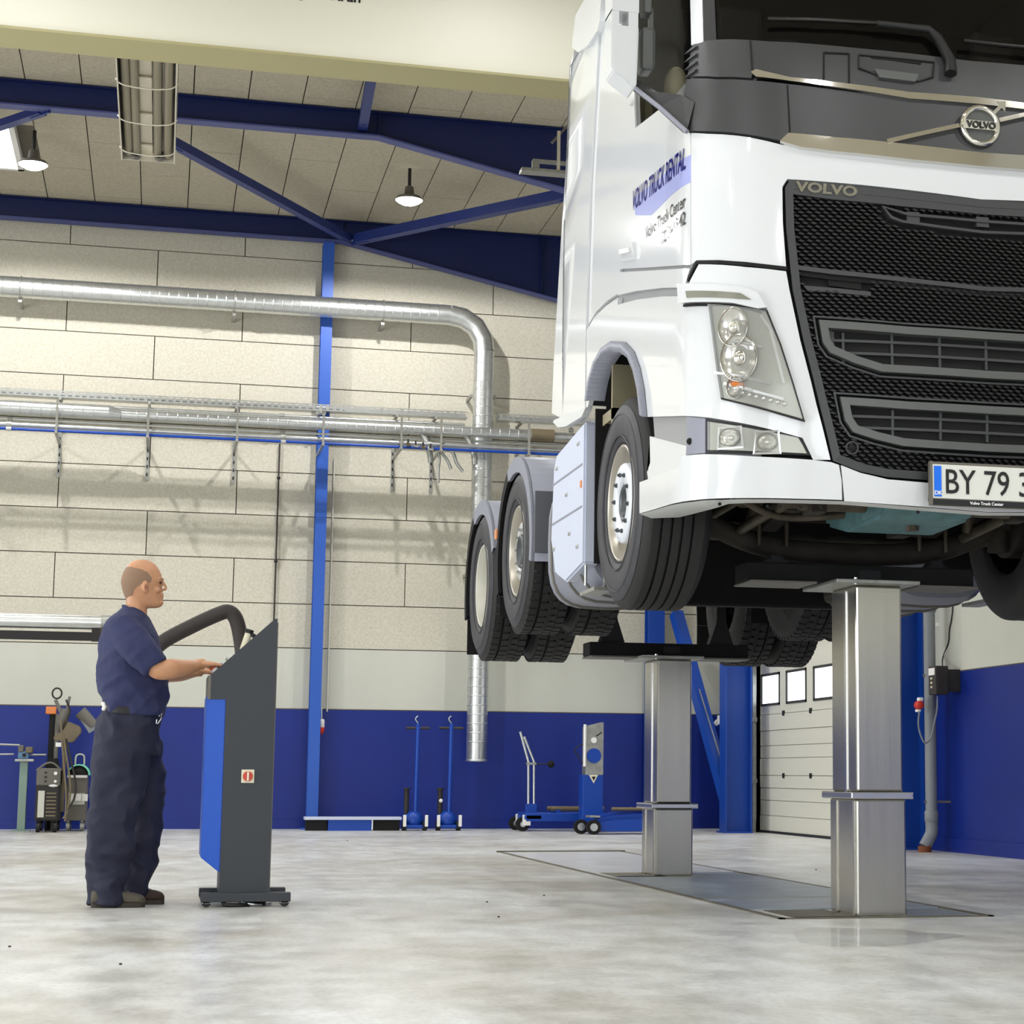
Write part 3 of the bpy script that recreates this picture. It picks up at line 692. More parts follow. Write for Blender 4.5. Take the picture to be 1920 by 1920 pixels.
def ring(P, w_):                                            # closed band of width w_ along the polygon P, on the skin
    n = len(P); c = []
    area2 = sum(P[i][0]*P[(i+1) % n][1]-P[(i+1) % n][0]*P[i][1] for i in range(n)); sg = 1 if area2 > 0 else -1
    for i in range(n):
        p0, p1, p2 = np.array(P[i-1]), np.array(P[i]), np.array(P[(i+1) % n])
        a = (p1-p0)/max(1e-6, np.linalg.norm(p1-p0)); b = (p2-p1)/max(1e-6, np.linalg.norm(p2-p1))
        na = np.array([-a[1], a[0]])*sg; nb = np.array([-b[1], b[0]])*sg; m = na+nb; k = m.dot(na)
        c.append(tuple(p1+m*w_/max(.5, k)))
    return c
def band(P, w_, o1, o0, mb=None):
    mb = mb or MB(); Q = ring(P, w_); n = len(P)
    for i in range(n):
        j = (i+1) % n; k = max(1, int(math.hypot(P[j][0]-P[i][0], P[j][1]-P[i][1])/.12))
        for q in range(k):
            t0, t1 = q/k, (q+1)/k; L_ = lambda A, B, t: (A[0]+(B[0]-A[0])*t, A[1]+(B[1]-A[1])*t)
            a, b = L_(P[i], P[j], t0), L_(P[i], P[j], t1); c, d = L_(Q[i], Q[j], t0), L_(Q[i], Q[j], t1)
            mb.add([S(*a, o0), S(*b, o0), S(*b, o1), S(*a, o1), S(*c, o1), S(*d, o1), S(*d, o0), S(*c, o0)],
                   [(0, 1, 2, 3), (3, 2, 5, 4), (4, 5, 6, 7)])
    return mb
def line(P, w_, o1, o0=0.0, mb=None):                        # strip of width w_ following an open polyline on the skin
    mb = mb or MB()
    for A, B in zip(P[:-1], P[1:]):
        L_ = math.hypot(B[0]-A[0], B[1]-A[1]); k = max(1, int(L_/.1)); n_ = (-(B[1]-A[1])/L_*w_/2, (B[0]-A[0])/L_*w_/2)
        for q in range(k):
            a = (A[0]+(B[0]-A[0])*q/k, A[1]+(B[1]-A[1])*q/k); b = (A[0]+(B[0]-A[0])*(q+1)/k, A[1]+(B[1]-A[1])*(q+1)/k)
            p = [(a[0]+n_[0], a[1]+n_[1]), (b[0]+n_[0], b[1]+n_[1]), (b[0]-n_[0], b[1]-n_[1]), (a[0]-n_[0], a[1]-n_[1])]
            mb.add([S(*x, o1) for x in p]+[S(*x, o0) for x in p], [(0, 1, 2, 3), (0, 4, 5, 1), (2, 6, 7, 3), (0, 3, 7, 4), (1, 2, 6, 5)])
    return mb
def inside(p, P):
    x, y = p; c = False
    for i in range(len(P)):
        (x1, y1), (x2, y2) = P[i-1], P[i]
        if (y1 > y) != (y2 > y) and x < (x2-x1)*(y-y1)/(y2-y1)+x1: c = not c
    return c
TR = thing('truck', (TX, 9.7, 1.536), 'white tractor truck raised on two lift posts', 'truck')
def part(name, mb, m, parent=None): return mb.build(name, m, parent or TR)
def both(name, poly, m, o1=.012, o0=-.01, **k):
    a = part(name, patch(poly, o1, o0, **k), m); b = part(name, patch(mirror_poly(poly), o1, o0, **k), m); return a, b

ZBELT = 4.0
# ---- outlines on the cab skin
gl_tl = uz(1470, 340); gsp = uz(1480, 505); grb = uz(1557, 865); grb2 = uz(1620, 885); grb3 = uz(1700, 893)
band_low = UZ((1296, 253), (1330, 252), (1400, 259), (1466, 274))
fr_x = uz(1300, 400)[0]                                     # where the front panel meets the door
u_rr = uz(1168, 400)[0]; u_fair = uz(1112, 400)[0]; u_end = uz(1045, 770)[0]
z_gap_l = uz(1478, 505)[1]
# inner shell that closes the gaps, open for windows and wheel arch
arch = UZ((1110, 752), (1116, 715), (1126, 680), (1140, 655), (1160, 640), (1180, 642), (1196, 660), (1207, 690), (1215, 730), (1220, 782))
zc = arch[0][1]
shell = [(0, ZBELT-.1), (fr_x, ZBELT-.08), (u_end, ZBELT), (u_end, arch[0][1]+.06), (arch[0][0]+.05, arch[0][1]+.06)]+[(u, z+.03) for u, z in arch[1:-1]]+[(arch[-1][0]-.05, arch[-1][1]-.15), (arch[-1][0]-.05, 1.98), (0, 1.93)]
part('inner_shell', patch(sym([(0, ZBELT-.1), (1.02, ZBELT-.1), (1.02, 1.98), (0, 1.93)]), -.03, -.05), M_inner)
both('side_shell', [(1.02, ZBELT-.1)]+shell[1:-1]+[(1.02, 1.98)], M_seam, -.012, -.05)
# ---- front: white upper panel that frames the grille
Cn = 0.0
def ctr(px_, py_): return (0.0, uz(px_, py_)[1])
zt = lambda px_, py_: uz(px_, py_)[1]
u_c = uz(1840, 350)
z_wt = zt(1840, 318)                                       # white panel's upper edge at the centre (under the chrome)
z_gt = zt(1840, 376)                                       # grille top at the centre
up = [(0, z_wt)]+UZ((1700, 303), (1560, 284), (1466, 274), (1400, 259), (1330, 253))+[(fr_x-.004, band_low[0][1])]+[(fr_x-.004, uz(1300, 497)[1])]+UZ((1312, 490), (1400, 496), (1474, 503))+UZ((1468, 420), (1467, 352), (1476, 338), (1560, 344), (1700, 358))+[(0, z_gt)]
part('front_panel', patch(sym(up), .014, -.01), M_white)
# ---- doors
dz_t = uz(1186, 236)[1]
hood_l = uz(1300, 250)
door = [(fr_x+.004, uz(1300, 497)[1]), (fr_x+.004, band_low[0][1])]+UZ((1284, 236), (1262, 214), (1240, 206), (1196, 240), (1172, 246))+[(u_rr-.004, uz(1172, 246)[1]), (u_rr-.004, uz(1165, 506)[1])]
dl, dr2 = both('door', door, M_white, .012)
wst = [(fr_x-.0, uz(1297, 506)[1]), (u_rr-.004, uz(1165, 512)[1]), (u_rr-.004, uz(1163, 556)[1])]+UZ((1200, 546), (1250, 540))+[(uz(1290, 540)[0], uz(1290, 540)[1])]
both('lower_door_panel', wst, M_white, .020)
# rear cab side with lower corner that follows the fender
both('cab_side', [(u_rr+.004, 5.0), (u_fair-.003, 5.0), (u_fair-.003, uz(1103, 612)[1])]+UZ((1120, 585), (1140, 565))+[(u_rr+.004, uz(1165, 548)[1])], M_white, .008)
both('side_fairing', [(u_fair+.003, 5.02), (uz(1087, 20)[0], 5.02)]+UZ((1083, 95), (1062, 400), (1041, 775), (1062, 786))+[(u_fair+.003, uz(1105, 770)[1])], M_white, .022, du=.1)
both('fairing_foot', UZ((1046, 792), (1100, 786), (1112, 762), (1100, 778))[:1]+UZ((1048, 788), (1108, 764), (1100, 782), (1070, 800), (1055, 802)), M_whitep, .03)
# fender: behind and ahead of the wheel arch
fend = UZ((1290, 556), (1250, 556), (1200, 562), (1163, 572))+[(u_rr, uz(1163, 560)[1])]+UZ((1140, 575), (1120, 595), (1104, 622))+[(u_fair, uz(1103, 625)[1]), (u_fair, uz(1110, 770)[1])]+arch[0:1]+arch[1:]+UZ((1290, 780))
both('wheel_fender', fend, M_white, .016)
# arch trim
def arch_trim(sg):
    mb = MB(); o = [(u*sg, z) for u, z in arch]; pts_o = []; pts_i = []
    cx = sum(p[0] for p in o)/len(o); cz_ = arch[0][1]-.1
    n = len(o)
    for i in range(n-1):
        for q in range(4):
            t0, t1 = q/4, (q+1)/4
            def P_(t):
                a = (o[i][0]+(o[i+1][0]-o[i][0])*t, o[i][1]+(o[i+1][1]-o[i][1])*t)
                d = np.array([a[0]-cx, a[1]-cz_]); d = d/np.linalg.norm(d); return a, (a[0]-d[0]*.055, a[1]-d[1]*.055)
            (a, ai), (b, bi) = P_(t0), P_(t1)
            mb.add([S(*a, .018), S(*a, .045), S(*ai, .045), S(*ai, -.06), S(*b, .018), S(*b, .045), S(*bi, .045), S(*bi, -.06)], [(0, 4, 5, 1), (1, 5, 6, 2), (2, 6, 7, 3)], True)
    return mb
part('arch_trim', arch_trim(1), M_greyfend); part('arch_trim', arch_trim(-1), M_greyfend)
# wheel housing liner behind the arch
for sg in (1, -1):
    xs = TX-sg*1.2; xi = TX-sg*.72
    mb = MB(); ys = [(10.28, 2.5), (10.25, 2.75), (10.05, 2.97), (9.7, 3.05), (9.35, 2.97), (9.15, 2.75), (9.08, 2.45)]
    for (a, b), (c, d) in zip(ys[:-1], ys[1:]): mb.add([(xs, a, b), (xi, a, b), (xi, c, d), (xs, c, d)], [(0, 1, 2, 3)])
    mb.add([(xi, a, b) for a, b in ys], [tuple(range(len(ys)))])
    part('wheel_housing', mb, M_black)
    part('mudguard_plate', MB().box(TX-sg*1.235, TX-sg*.80, 10.36, 10.375, 1.84, 2.70), M_black)
    part('guard_bracket', MB().box(TX-sg*1.2, TX-sg*1.05, 10.10, 10.13, 2.45, 2.9).box(TX-sg*1.2, TX-sg*1.05, 10.10, 10.34, 2.60, 2.66), M_bracket)

# ---- headlamp surround, below the dark gap line
sur = UZ((1316, 497), (1400, 503), (1474, 511), (1480, 545), (1500, 640), (1530, 760), (1556, 862), (1524, 862), (1504, 822), (1420, 800), (1336, 784), (1290, 780), (1290, 560), (1300, 528))
both('headlamp_surround', sur, M_white, .018)
gap = UZ((1296, 527), (1312, 493), (1400, 497), (1476, 506))
part('gap_seam', line(gap, .016, .0215, .0), M_inner); part('gap_seam', line(mirror_poly(gap)[::-1], .016, .0215, .0), M_inner)
for sg, mir in ((1, lambda P: P), (-1, mirror_poly)):
    fin = mir(UZ((1290, 534), (1400, 545), (1424, 553), (1440, 582), (1425, 584), (1380, 573), (1292, 571)))
    part('indicator_fin', patch(fin, .055, .01), M_white)
    part('fin_shadow', line(mir(UZ((1292, 574), (1384, 576), (1430, 588))), .012, .030, .01), M_inner)  # dark strip painted as the shadow under the fin
    fl = mir(UZ((1306, 549), (1396, 556), (1414, 568), (1386, 566), (1308, 562)))
    part('fin_lens', patch(fl, .060, .05), M_lampgrey)
    lamp_o = mir(UZ((1340, 574), (1438, 588), (1462, 650), (1504, 788), (1484, 782), (1362, 748), (1355, 700)))
    hl = part('headlamp', patch(lamp_o, .024, .01), M_lampgrey)
    part('lamp_gasket', band(lamp_o, -.008, .034, .015), M_rubseal, hl)
    for pts, c, r in (((1347, 582, 1405, 640), (1382, 618), .09), ((1352, 645, 1435, 705), (1392, 675), .11), ((1370, 720, 1430, 760), (1385, 730), .05)):
        q = uz(*c); q = (q[0]*sg, q[1]); p = S(*q, .03); n_ = (S(*q, .05)-S(*q, .03)).normalized()
        mb = MB(); mt = n_.to_track_quat('Z', 'Y').to_matrix()
        prof = [(r*.34, -.012), (r*.55, -.006), (r*.8, .006), (r, .02), (r, .026), (r*.97, .026)]
        vs = []; N_ = 24
        for i in range(N_):
            t = i*2*PI/N_; vs += [p+mt@Vector((a*math.cos(t)*.78, a*math.sin(t), h)) for a, h in prof]
        k = len(prof); mb.add(vs, [(i*k+q_, ((i+1) % N_)*k+q_, ((i+1) % N_)*k+q_+1, i*k+q_+1) for i in range(N_) for q_ in range(k-1)], True)
        mb.ball(p+n_*.004, r*.36, 8, (.8, 1, 1))
        part('reflector_bowl', mb, M_reflect, hl)
    for seg in ([(1372, 641), (1432, 655)], [(1350, 702), (1448, 722)], [(1446, 622), (1470, 722)], [(1430, 596), (1446, 622)], [(1366, 722), (1470, 752)]):
        part('bezel_bar', line(mir(UZ(*seg)), .012, .045, .02), M_steelb, hl)
    led = MB()
    for k in range(9):
        q = uz(1372+12.5*k, 728+3.4*k+4); q = (q[0]*sg, q[1]); led.ball(S(*q, .036), .011, 5)
    part('running_light', led, M_reflect, hl)
    part('amber_bulb', MB().ball(S(uz(1388, 723)[0]*sg, uz(1388, 723)[1], .03), .022, 7, (1.6, 1, .7)), M_amber, hl)
    part('lens_cover', patch(lamp_o, .050, .03), M_lens, hl)
    # fog lamp box
    fo = mir(UZ((1328, 786), (1412, 800), (1500, 818), (1522, 854), (1420, 852), (1328, 850)))
    fg = part('fog_lamp', patch(fo, .010, -.01), M_dark)
    fi = mir(UZ((1336, 792), (1410, 805), (1496, 822), (1512, 850), (1420, 847), (1336, 845)))
    part('fog_housing', patch(fi, .016, .005), M_lampgrey, fg)
    for c, r in (((1374, 822), .045), ((1440, 830), .042)):
        q = uz(*c); q = (q[0]*sg, q[1]); p = S(*q, .02); n_ = (S(*q, .05)-S(*q, .02)).normalized(); mt = n_.to_track_quat('Z', 'Y').to_matrix()
        mb = MB(); prof = [(.012, -.01), (.03, -.004), (r, .014), (r, .02)]; N_ = 20; vs = []
        for i in range(N_):
            t = i*2*PI/N_; vs += [p+mt@Vector((a*math.cos(t)*1.1, a*math.sin(t)*.9, h)) for a, h in prof]
        k = len(prof); mb.add(vs, [(i*k+q_, ((i+1) % N_)*k+q_, ((i+1) % N_)*k+q_+1, i*k+q_+1) for i in range(N_) for q_ in range(k-1)], True)
        part('reflector_bowl', mb.ball(p, .014, 6), M_reflect, fg)
        part('bezel', band([(q[0]-.06, q[1]-.05), (q[0]+.06, q[1]-.05), (q[0]+.055, q[1]+.05), (q[0]-.05, q[1]+.05)], .008, .03, .01), M_steelb, fg)
    part('lens_cover', patch(fi, .034, .02), M_lens, fg)
    # grey-blue strip beside the fog lamp with its round hole, and the dark step recess
    part('corner_strip', patch(mir(UZ((1292, 781), (1326, 785), (1326, 850), (1292, 853))), .012, -.05), M_greyfend)
    q = uz(1298, 828); part('strip_hole', MB().ball(S(q[0]*sg, q[1], .012), .016, 7), M_inner)
    part('step_recess', patch(mir(UZ((1222, 784), (1290, 783), (1290, 853), (1285, 838), (1222, 822))), -.05, -.07), M_dark)
    part('step_bar', line(mir(UZ((1243, 786), (1243, 826))), .02, -.03, -.05), M_greyfend)
    part('step_panel', patch(mir(UZ((1218, 818), (1287, 836), (1284, 880), (1216, 905), (1213, 885), (1219, 868))), .0, -.02), M_whitep)

# ---- bumper
bz = 1.0
bt = UZ((1292, 856), (1330, 853), (1420, 856), (1524, 864), (1558, 866))
bum_top = [(0, uz(1840, 930)[1])]+[(uz(1740, 905)[0], uz(1740, 905)[1])]+UZ((1660, 898), (1610, 886), (1575, 872))
bum_c = bum_top+[(uz(1574, 872)[0], uz(1574, 872)[1])]+UZ((1579, 925), (1580, 938))+[(0, uz(1840, 958)[1])]
part('bumper_centre', patch(sym(bum_c), .04, -.06), M_white)
bl = UZ((1556, 866), (1570, 871), (1575, 900), (1576, 936), (1500, 934), (1400, 933), (1330, 936), (1290, 942), (1240, 956), (1214, 963), (1214, 905), (1250, 892), (1284, 880), (1292, 857), (1330, 853), (1420, 856), (1524, 862))
both('bumper_corner', bl, M_white, .04, -.06)
lip = []
lp = UZ((1214, 964), (1240, 957), (1290, 944), (1330, 938), (1400, 935), (1500, 936), (1576, 938), (1700, 948), (1840, 959))
lp[-1] = (0.0, lp[-1][1])
lipmb = MB()
lpa = lp+[(-u, z) for u, z in lp[::-1][1:]]
for A, B in zip(lpa[:-1], lpa[1:]):
    k = max(1, int(abs(B[0]-A[0])/.1))
    for q in range(k):
        a = (A[0]+(B[0]-A[0])*q/k, A[1]+(B[1]-A[1])*q/k); b = (A[0]+(B[0]-A[0])*(q+1)/k, A[1]+(B[1]-A[1])*(q+1)/k)
        lipmb.add([S(a[0], a[1], .038), S(b[0], b[1], .038), S(b[0], b[1]-.02, -.02), S(a[0], a[1]-.02, -.02), S(a[0], a[1]-.012, -.16), S(b[0], b[1]-.012, -.16)], [(0, 1, 2, 3), (3, 2, 5, 4)], True)
part('bumper_lip', lipmb, M_whitep)
for c in ((1352, 937), (1440, 941), (1463, 941), (1500, 942), (1540, 943), (1720, 952)):
    q = uz(*c); part('lip_bolt', MB().ball(S(q[0], q[1]-.018, .01), .008, 5), M_inner)

# ---- grille
G = [(0, z_gt-.004)]+UZ((1700, 362), (1560, 348), (1480, 342), (1472, 354), (1474, 430), (1482, 505), (1486, 545), (1506, 640), (1536, 760), (1561, 864), (1612, 884), (1660, 894), (1740, 900))+[(0, uz(1840, 902)[1])]
Gs = sym(G)
part('grille_back', patch(Gs, -.02, -.04), M_black)
part('grille_frame', band(Gs, .035, .018, -.02), M_band)
part('grille_top_bar', patch(sym([(0, z_gt-.008)]+UZ((1700, 365), (1560, 351), (1482, 345), (1484, 366), (1560, 376), (1700, 390))+[(0, uz(1840, 404)[1])]), .016, -.02), M_band)
split = UZ((1482, 502), (1560, 512), (1700, 527)); split.append((0.0, uz(1840, 543)[1])); split += [(-u, z) for u, z in split[::-1][1:]]
part('grille_split_bar', line(split, .02, .018, -.02), M_band)
part('grille_split_gap', line([(u, z-.022) for u, z in split], .018, .004, -.02), M_inner)
slot_t = [(0, uz(1840, 415)[1])]+UZ((1700, 402), (1651, 388), (1668, 412), (1690, 420), (1760, 430))+[(0, uz(1840, 440)[1])]
s1 = [(0, uz(1840, 625)[1])]+UZ((1700, 616), (1534, 603), (1541, 645), (1554, 664), (1600, 684), (1650, 700), (1720, 704))+[(0, uz(1840, 712)[1])]
s2 = [(0, uz(1840, 763)[1])]+UZ((1700, 755), (1573, 746), (1582, 790), (1597, 812), (1640, 826), (1690, 838), (1760, 843))+[(0, uz(1840, 848)[1])]
slots = [sym(slot_t), sym(s1), sym(s2)]
grown = [ring(s_, -.02) for s_ in slots]
notch = UZ((1500, 508), (1632, 520), (1632, 556), (1506, 540))
mesh_b = MB(); uu = -1.05; row = 0
zz = 2.02
while zz < 3.35:
    uu = -1.05+(row % 2)*.0185
    while uu < 1.05:
        c = (uu, zz+.0)
        if inside(c, Gs) and inside((uu, zz+.03), Gs) and inside((uu, zz-.025), Gs) and inside((uu+.03, zz), Gs) and inside((uu-.03, zz), Gs) and not any(inside(c, g_) for g_ in grown) and not inside((abs(uu), zz), notch):
            hw, hh = .0150, .0068
            pr = [(uu-hw, zz-hh*.2), (uu-hw*.3, zz-hh), (uu+hw, zz+hh*.2), (uu+hw*.3, zz+hh)]
            a = [S(x, y_, .010) for x, y_ in pr]; b = [S(x, y_, -.018) for x, y_ in pr]
            mesh_b.add(a+b, [(0, 1, 2, 3), (0, 4, 5, 1), (1, 5, 6, 2), (2, 6, 7, 3), (3, 7, 4, 0)])
        uu += .037
    zz += .0165; row += 1
tag(part('grille_mesh', mesh_b, M_grille), kind='stuff')
for s_, m_, dark in ((slots[0], M_band, 1), (slots[1], M_band2, 0), (slots[2], M_band2, 0)):
    part('slot_frame', band(s_, .012 if dark else .034, .02 if dark else .034, -.02), m_)
    Q = ring(s_, .012 if dark else .034)
    part('slot_back', patch(Q, -.014, -.02), M_inner)
    if not dark:
        part('slot_rim', band(ring(s_, -.022), .008, .016, -.01), M_band)
        # blades clipped to the slot
        z_lo = min(p[1] for p in Q); z_hi = max(p[1] for p in Q)
        for f_ in (.36, .70):
            z_ = z_lo+(z_hi-z_lo)*f_; x = 0
            while inside((x, z_), Q): x += .01
            part('blade', line([(x-.005, z_), (0, z_), (-x+.005, z_)], .012, .004, -.014), M_band)
        for ub in (.22, -.22, .44, -.44, .66, -.66, 0):
            if inside((ub, (z_lo+z_hi)/2), Q): part('blade_post', line([(ub, z_hi-.012), (ub, z_lo+.012)], .012, .0, -.014), M_band)
        for sg in (1, -1):
            e_ = [p for p in Q if p[0]*sg > .68]
            ux = sg*.70; top = z_hi; 
            cl_ = [(ux, z_hi-.002)]+[(p[0], p[1]) for p in Q if p[0]*sg > .70]
            zb_ = z_hi
            while inside((ux, zb_-.012), Q): zb_ -= .01
            pts_ = [p for p in Q if p[0]*sg > .70]; pts_.sort(key=lambda p: -p[1]); pts_ = [(ux, z_hi-.01)]+pts_+[(ux, zb_)]
            if len(pts_) >= 4: part('end_cheek', patch(pts_, .0, -.014), M_band)
    else:
        for ub in (.33, -.33, 0): part('blade_post', line([(ub, max(p[1] for p in Q)-.01), (ub, min(p[1] for p in Q)+.02)], .06, .014, -.014), M_band)
part('latch_recess', patch(UZ((1552, 513), (1614, 519), (1616, 543), (1554, 535)), -.005, -.02), M_inner)
part('latch_shelf', patch(UZ((1506, 536), (1632, 548), (1632, 556), (1514, 546)), .008, -.02), M_band)
q = uz(1597, 840); part('tow_eye_hole', MB().ball(S(q[0], q[1], -.004), .022, 9), M_inner)
part('tow_eye_rim', MB().tube([S(q[0]+.026*math.cos(a_), q[1]+.026*math.sin(a_), .01) for a_ in np.linspace(0, 2*PI, 19)], .005, 6, False), M_band)

# ---- grey band below the windscreen
zb_top = uz(1840, 122)[1]; zb_mid = uz(1840, 196)[1]
up_b = [(0, zb_top)]+UZ((1700, 105), (1600, 95), (1440, 83), (1330, 80), (1306, 88), (1302, 100), (1296, 146))+UZ((1350, 148), (1410, 150), (1412, 143), (1480, 156), (1600, 170), (1720, 186))+[(0, zb_mid)]
part('scuttle_panel', patch(sym(up_b), .02, -.03), M_band)
lo_b = [(0, zb_mid-.01)]+UZ((1720, 192), (1600, 178), (1478, 163), (1410, 156), (1350, 153), (1296, 151), (1292, 180), (1294, 236), (1292, 248), (1330, 249), (1400, 256), (1464, 268), (1560, 280), (1700, 300))+[(0, z_wt+.02)]
part('bonnet_panel', patch(sym(lo_b), .026, -.03), M_band)
sm_ = MB(); line(UZ((1476, 165), (1481, 262)), .007, .0275, .02, sm_); part('bonnet_seam', sm_, M_inner)
part('bonnet_seam', line(mirror_poly(UZ((1481, 262), (1476, 165))), .007, .0275, .02), M_inner)
for P_, ww in (([(1408, 82), (1412, 140)], .005), ([(1543, 158), (1543, 105), (1590, 107), (1590, 160)], .008)):
    part('scuttle_seam', line(UZ(*P_), ww, .0255, .01), M_inner)
hr = UZ((1607, 108), (1750, 122), (1748, 150), (1720, 158), (1640, 146), (1607, 134))
part('handle_recess', band(hr, .006, .027, .01), M_dark)
part('handle_slot', patch(UZ((1628, 109), (1726, 121), (1724, 126), (1632, 115)), .022, .0), M_inner)
part('grab_handle', patch(UZ((1636, 138), (1718, 148), (1712, 160), (1646, 152)), .035, .01), M_band2)
ch1 = [(0, zb_mid+.012)]+UZ((1700, 181), (1560, 162), (1480, 153), (1420, 139), (1411, 143), (1420, 152), (1480, 160), (1560, 171), (1700, 193))+[(0, zb_mid-.022)]
part('upper_chrome_strip', patch(sym(ch1), .042, .01), M_chrome)
ch2 = [(0, z_wt+.062)]+UZ((1700, 279), (1560, 266), (1478, 258), (1463, 272), (1500, 283), (1560, 291), (1700, 306))+[(0, z_wt-.004)]
part('lower_chrome_strip', patch(sym(ch2), .046, .01), M_chrome)
# emblem on its slanted bar
q = uz(1840, 247); ec = S(0.0, q[1], .05)
eu = q[1]
part('emblem_bar', line([uz(1658, 274), (0.10, eu-.005)], .020, .05, .02), M_chrome); part('emblem_bar', line([(-.10, eu+.04), (-.50, eu+.17)], .020, .05, .02), M_chrome)
emb = MB(); R_ = .085
emb.tube([ec+Vector((R_*math.cos(a_), 0, R_*math.sin(a_))) for a_ in np.linspace(0, 2*PI, 37)], .014, 10, False)
eo = part('emblem', emb, M_chrome)
part('emblem_disc', MB().cyl(ec+Vector((0, .002, 0)), ec+Vector((0, .02, 0)), R_, 32), M_band2, eo)
part('emblem_plate', MB().box(ec.x-R_*1.02, ec.x+R_*1.02, ec.y-.014, ec.y, ec.z-.02, ec.z+.02), M_chrome, eo)
part('emblem_arrow', MB().bar(ec+Vector((.06, -.004, .06)), ec+Vector((.105, -.004, .105)), .02, .016).add([tuple(ec+Vector(v)) for v in ((.075, -.01, .12), (.125, -.01, .125), (.12, -.01, .075), (.1, -.002, .1))], [(0, 1, 2), (0, 1, 3)]), M_chrome, eo)
part('emblem_word', text_mb('VOLVO', .042, .003, frame_mtx((ec.x, ec.y-.017, ec.z-.014), (1, 0, 0), (0, 0, 1)), 'CENTER', .0012), M_ink, eo)
# grille word
a = S(*uz(1492, 352), .02); b = S(*uz(1612, 363), .02); zd_ = (b-a).normalized(); h_ = S(*uz(1492, 362), .02)
wm = frame_mtx(S(*uz(1492, 361), .020), zd_, (0, 0.0, 1))
part('grille_word', text_mb('VOLVO', .062, .006, wm, 'LEFT', .0025, sx=1.32), M_chrome)

# ---- number plate
pl = atY(1747, 870, 7.80); plr = pl.x+.53; pz1 = pl.z; pz0 = atY(1745, 934, 7.80).z; py0 = 7.795
npm = part('number_plate', MB().box(pl.x, plr, py0, py0+.012, pz0, pz1, .003), M_plate)
part('plate_frame', MB().box(pl.x-.012, plr+.012, py0+.004, py0+.022, pz0-.03, pz1+.012, .004).box(pl.x-.012, pl.x, py0-.004, py0+.01, pz0-.03, pz1+.012), M_weldg, npm)
part('frame_strip', MB().box(pl.x+.0, plr, py0-.003, py0+.006, pz0-.028, pz0-.004), M_dark, npm)
part('strip_word', text_mb('Volvo Truck Center', .019, .001, frame_mtx(((pl.x+.25), py0-.005, pz0-.022), (1, 0, 0), (0, 0, 1)), 'CENTER', .0004), M_whiteink, npm)
part('country_field', MB().box(pl.x+.008, pl.x+.042, py0-.002, py0+.002, pz0+.008, pz1-.008), M_platebl, npm)
part('country_code', text_mb('DK', .024, .001, frame_mtx((pl.x+.025, py0-.004, pz0+.016), (1, 0, 0), (0, 0, 1)), 'CENTER', .0006), M_whiteink, npm)
hgt = pz1-pz0
part('plate_digits', text_mb('BY 79 32', hgt*1.02, .001, frame_mtx((pl.x+.053, py0-.003, pz0+hgt*.16), (1, 0, 0), (0, 0, 1)), 'LEFT', .0006, sx=.83), M_ink, npm)
part('plate_bracket', MB().box(pl.x+.02, plr-.02, py0+.018, 7.90, pz0, pz1), M_dark, npm)

# ---- side decals (printed film on the door)
def side_pt(px_, py_): q = uz(px_, py_); return S(q[0], q[1], .0145)
def decal_text(txt, p_r, p_l, hgt, m, name, bold=0, shear=0.0):
    b = side_pt(*p_r); a = side_pt(*p_l); d = (b-a); L_ = d.length
    mb = text_mb(txt, 1.0, 0.0, Matrix.Identity(4), 'LEFT', bold, shear)
    xs = [v[0] for v in mb.v]; x0, x1 = min(xs), max(xs); out = MB(); dd = d.normalized()
    qa = uz(*p_l); qb = uz(*p_r); T_ = lambda v: (v[0]-x0)/(x1-x0)
    out.add([S(qa[0]+(qb[0]-qa[0])*T_(v), qa[1]+(qb[1]-qa[1])*T_(v)+v[1]*hgt/.7, .0165) for v in mb.v], mb.f)
    part(name, out, m)
dec = UZ((1302, 290), (1303, 343), (1265, 366), (1230, 400), (1208, 405), (1196, 398), (1205, 370), (1245, 338), (1290, 300))
decf = MB(); patch(UZ((1301, 291), (1301, 342), (1262, 368), (1226, 404), (1196, 404), (1192, 372), (1240, 336)), .0135, .012, decf); part('blue_decal', decf, M_decal)
decal_text('VOLVO TRUCK RENTAL', (1291, 317), (1192, 395), .105, M_inkblue, 'decal_word', .012, .25)
decal_text('Volvo Truck Center', (1291, 388), (1216, 449), .062, M_inkgrey, 'decal_word', .012)
decal_text('72 34 48 42', (1291, 420), (1246, 459), .062, M_inkgrey, 'decal_word', .012)
dh = patch(UZ((1172, 462), (1196, 455), (1198, 484), (1174, 489)), .03, .01); part('door_handle', dh, M_white)
part('handle_pull', patch(UZ((1176, 470), (1194, 466), (1195, 474), (1177, 478)), .045, .028), M_whitep)

# ---- pillars, windows, roof
Z5 = 5.25
both('a_pillar', [(uz(1300, 60)[0], Z5), (uz(1300, 60)[0], uz(1299, 88)[1])]+UZ((1301, 86), (1322, 82))+[(uz(1322, 40)[0], Z5)], M_white, .014, -.04)
both('pillar_trim', [(uz(1323, 40)[0], Z5)]+UZ((1323, 82), (1345, 79))+[(uz(1342, 40)[0], Z5)], M_dark, .010, -.03)
wscr = [(0, Z5-.1), (uz(1343, 40)[0], Z5-.1), (uz(1345, 78)[0], uz(1345, 78)[1]), uz(1440, 80), uz(1600, 92), uz(1700, 102), (0, zb_top+.01)]
part('windscreen', patch(sym(wscr), .004, -.002), M_glass)
rear_w = uz(1137, 146)
win = [(uz(1301, 60)[0]+.01, Z5-.3)]+UZ((1299, 160), (1290, 190), (1262, 212), (1240, 204), (1196, 238), (1194, 150))+[uz(1140, 147), (uz(1140, 60)[0], Z5-.3)]
both('side_window', win, M_sglass, .002, -.002)
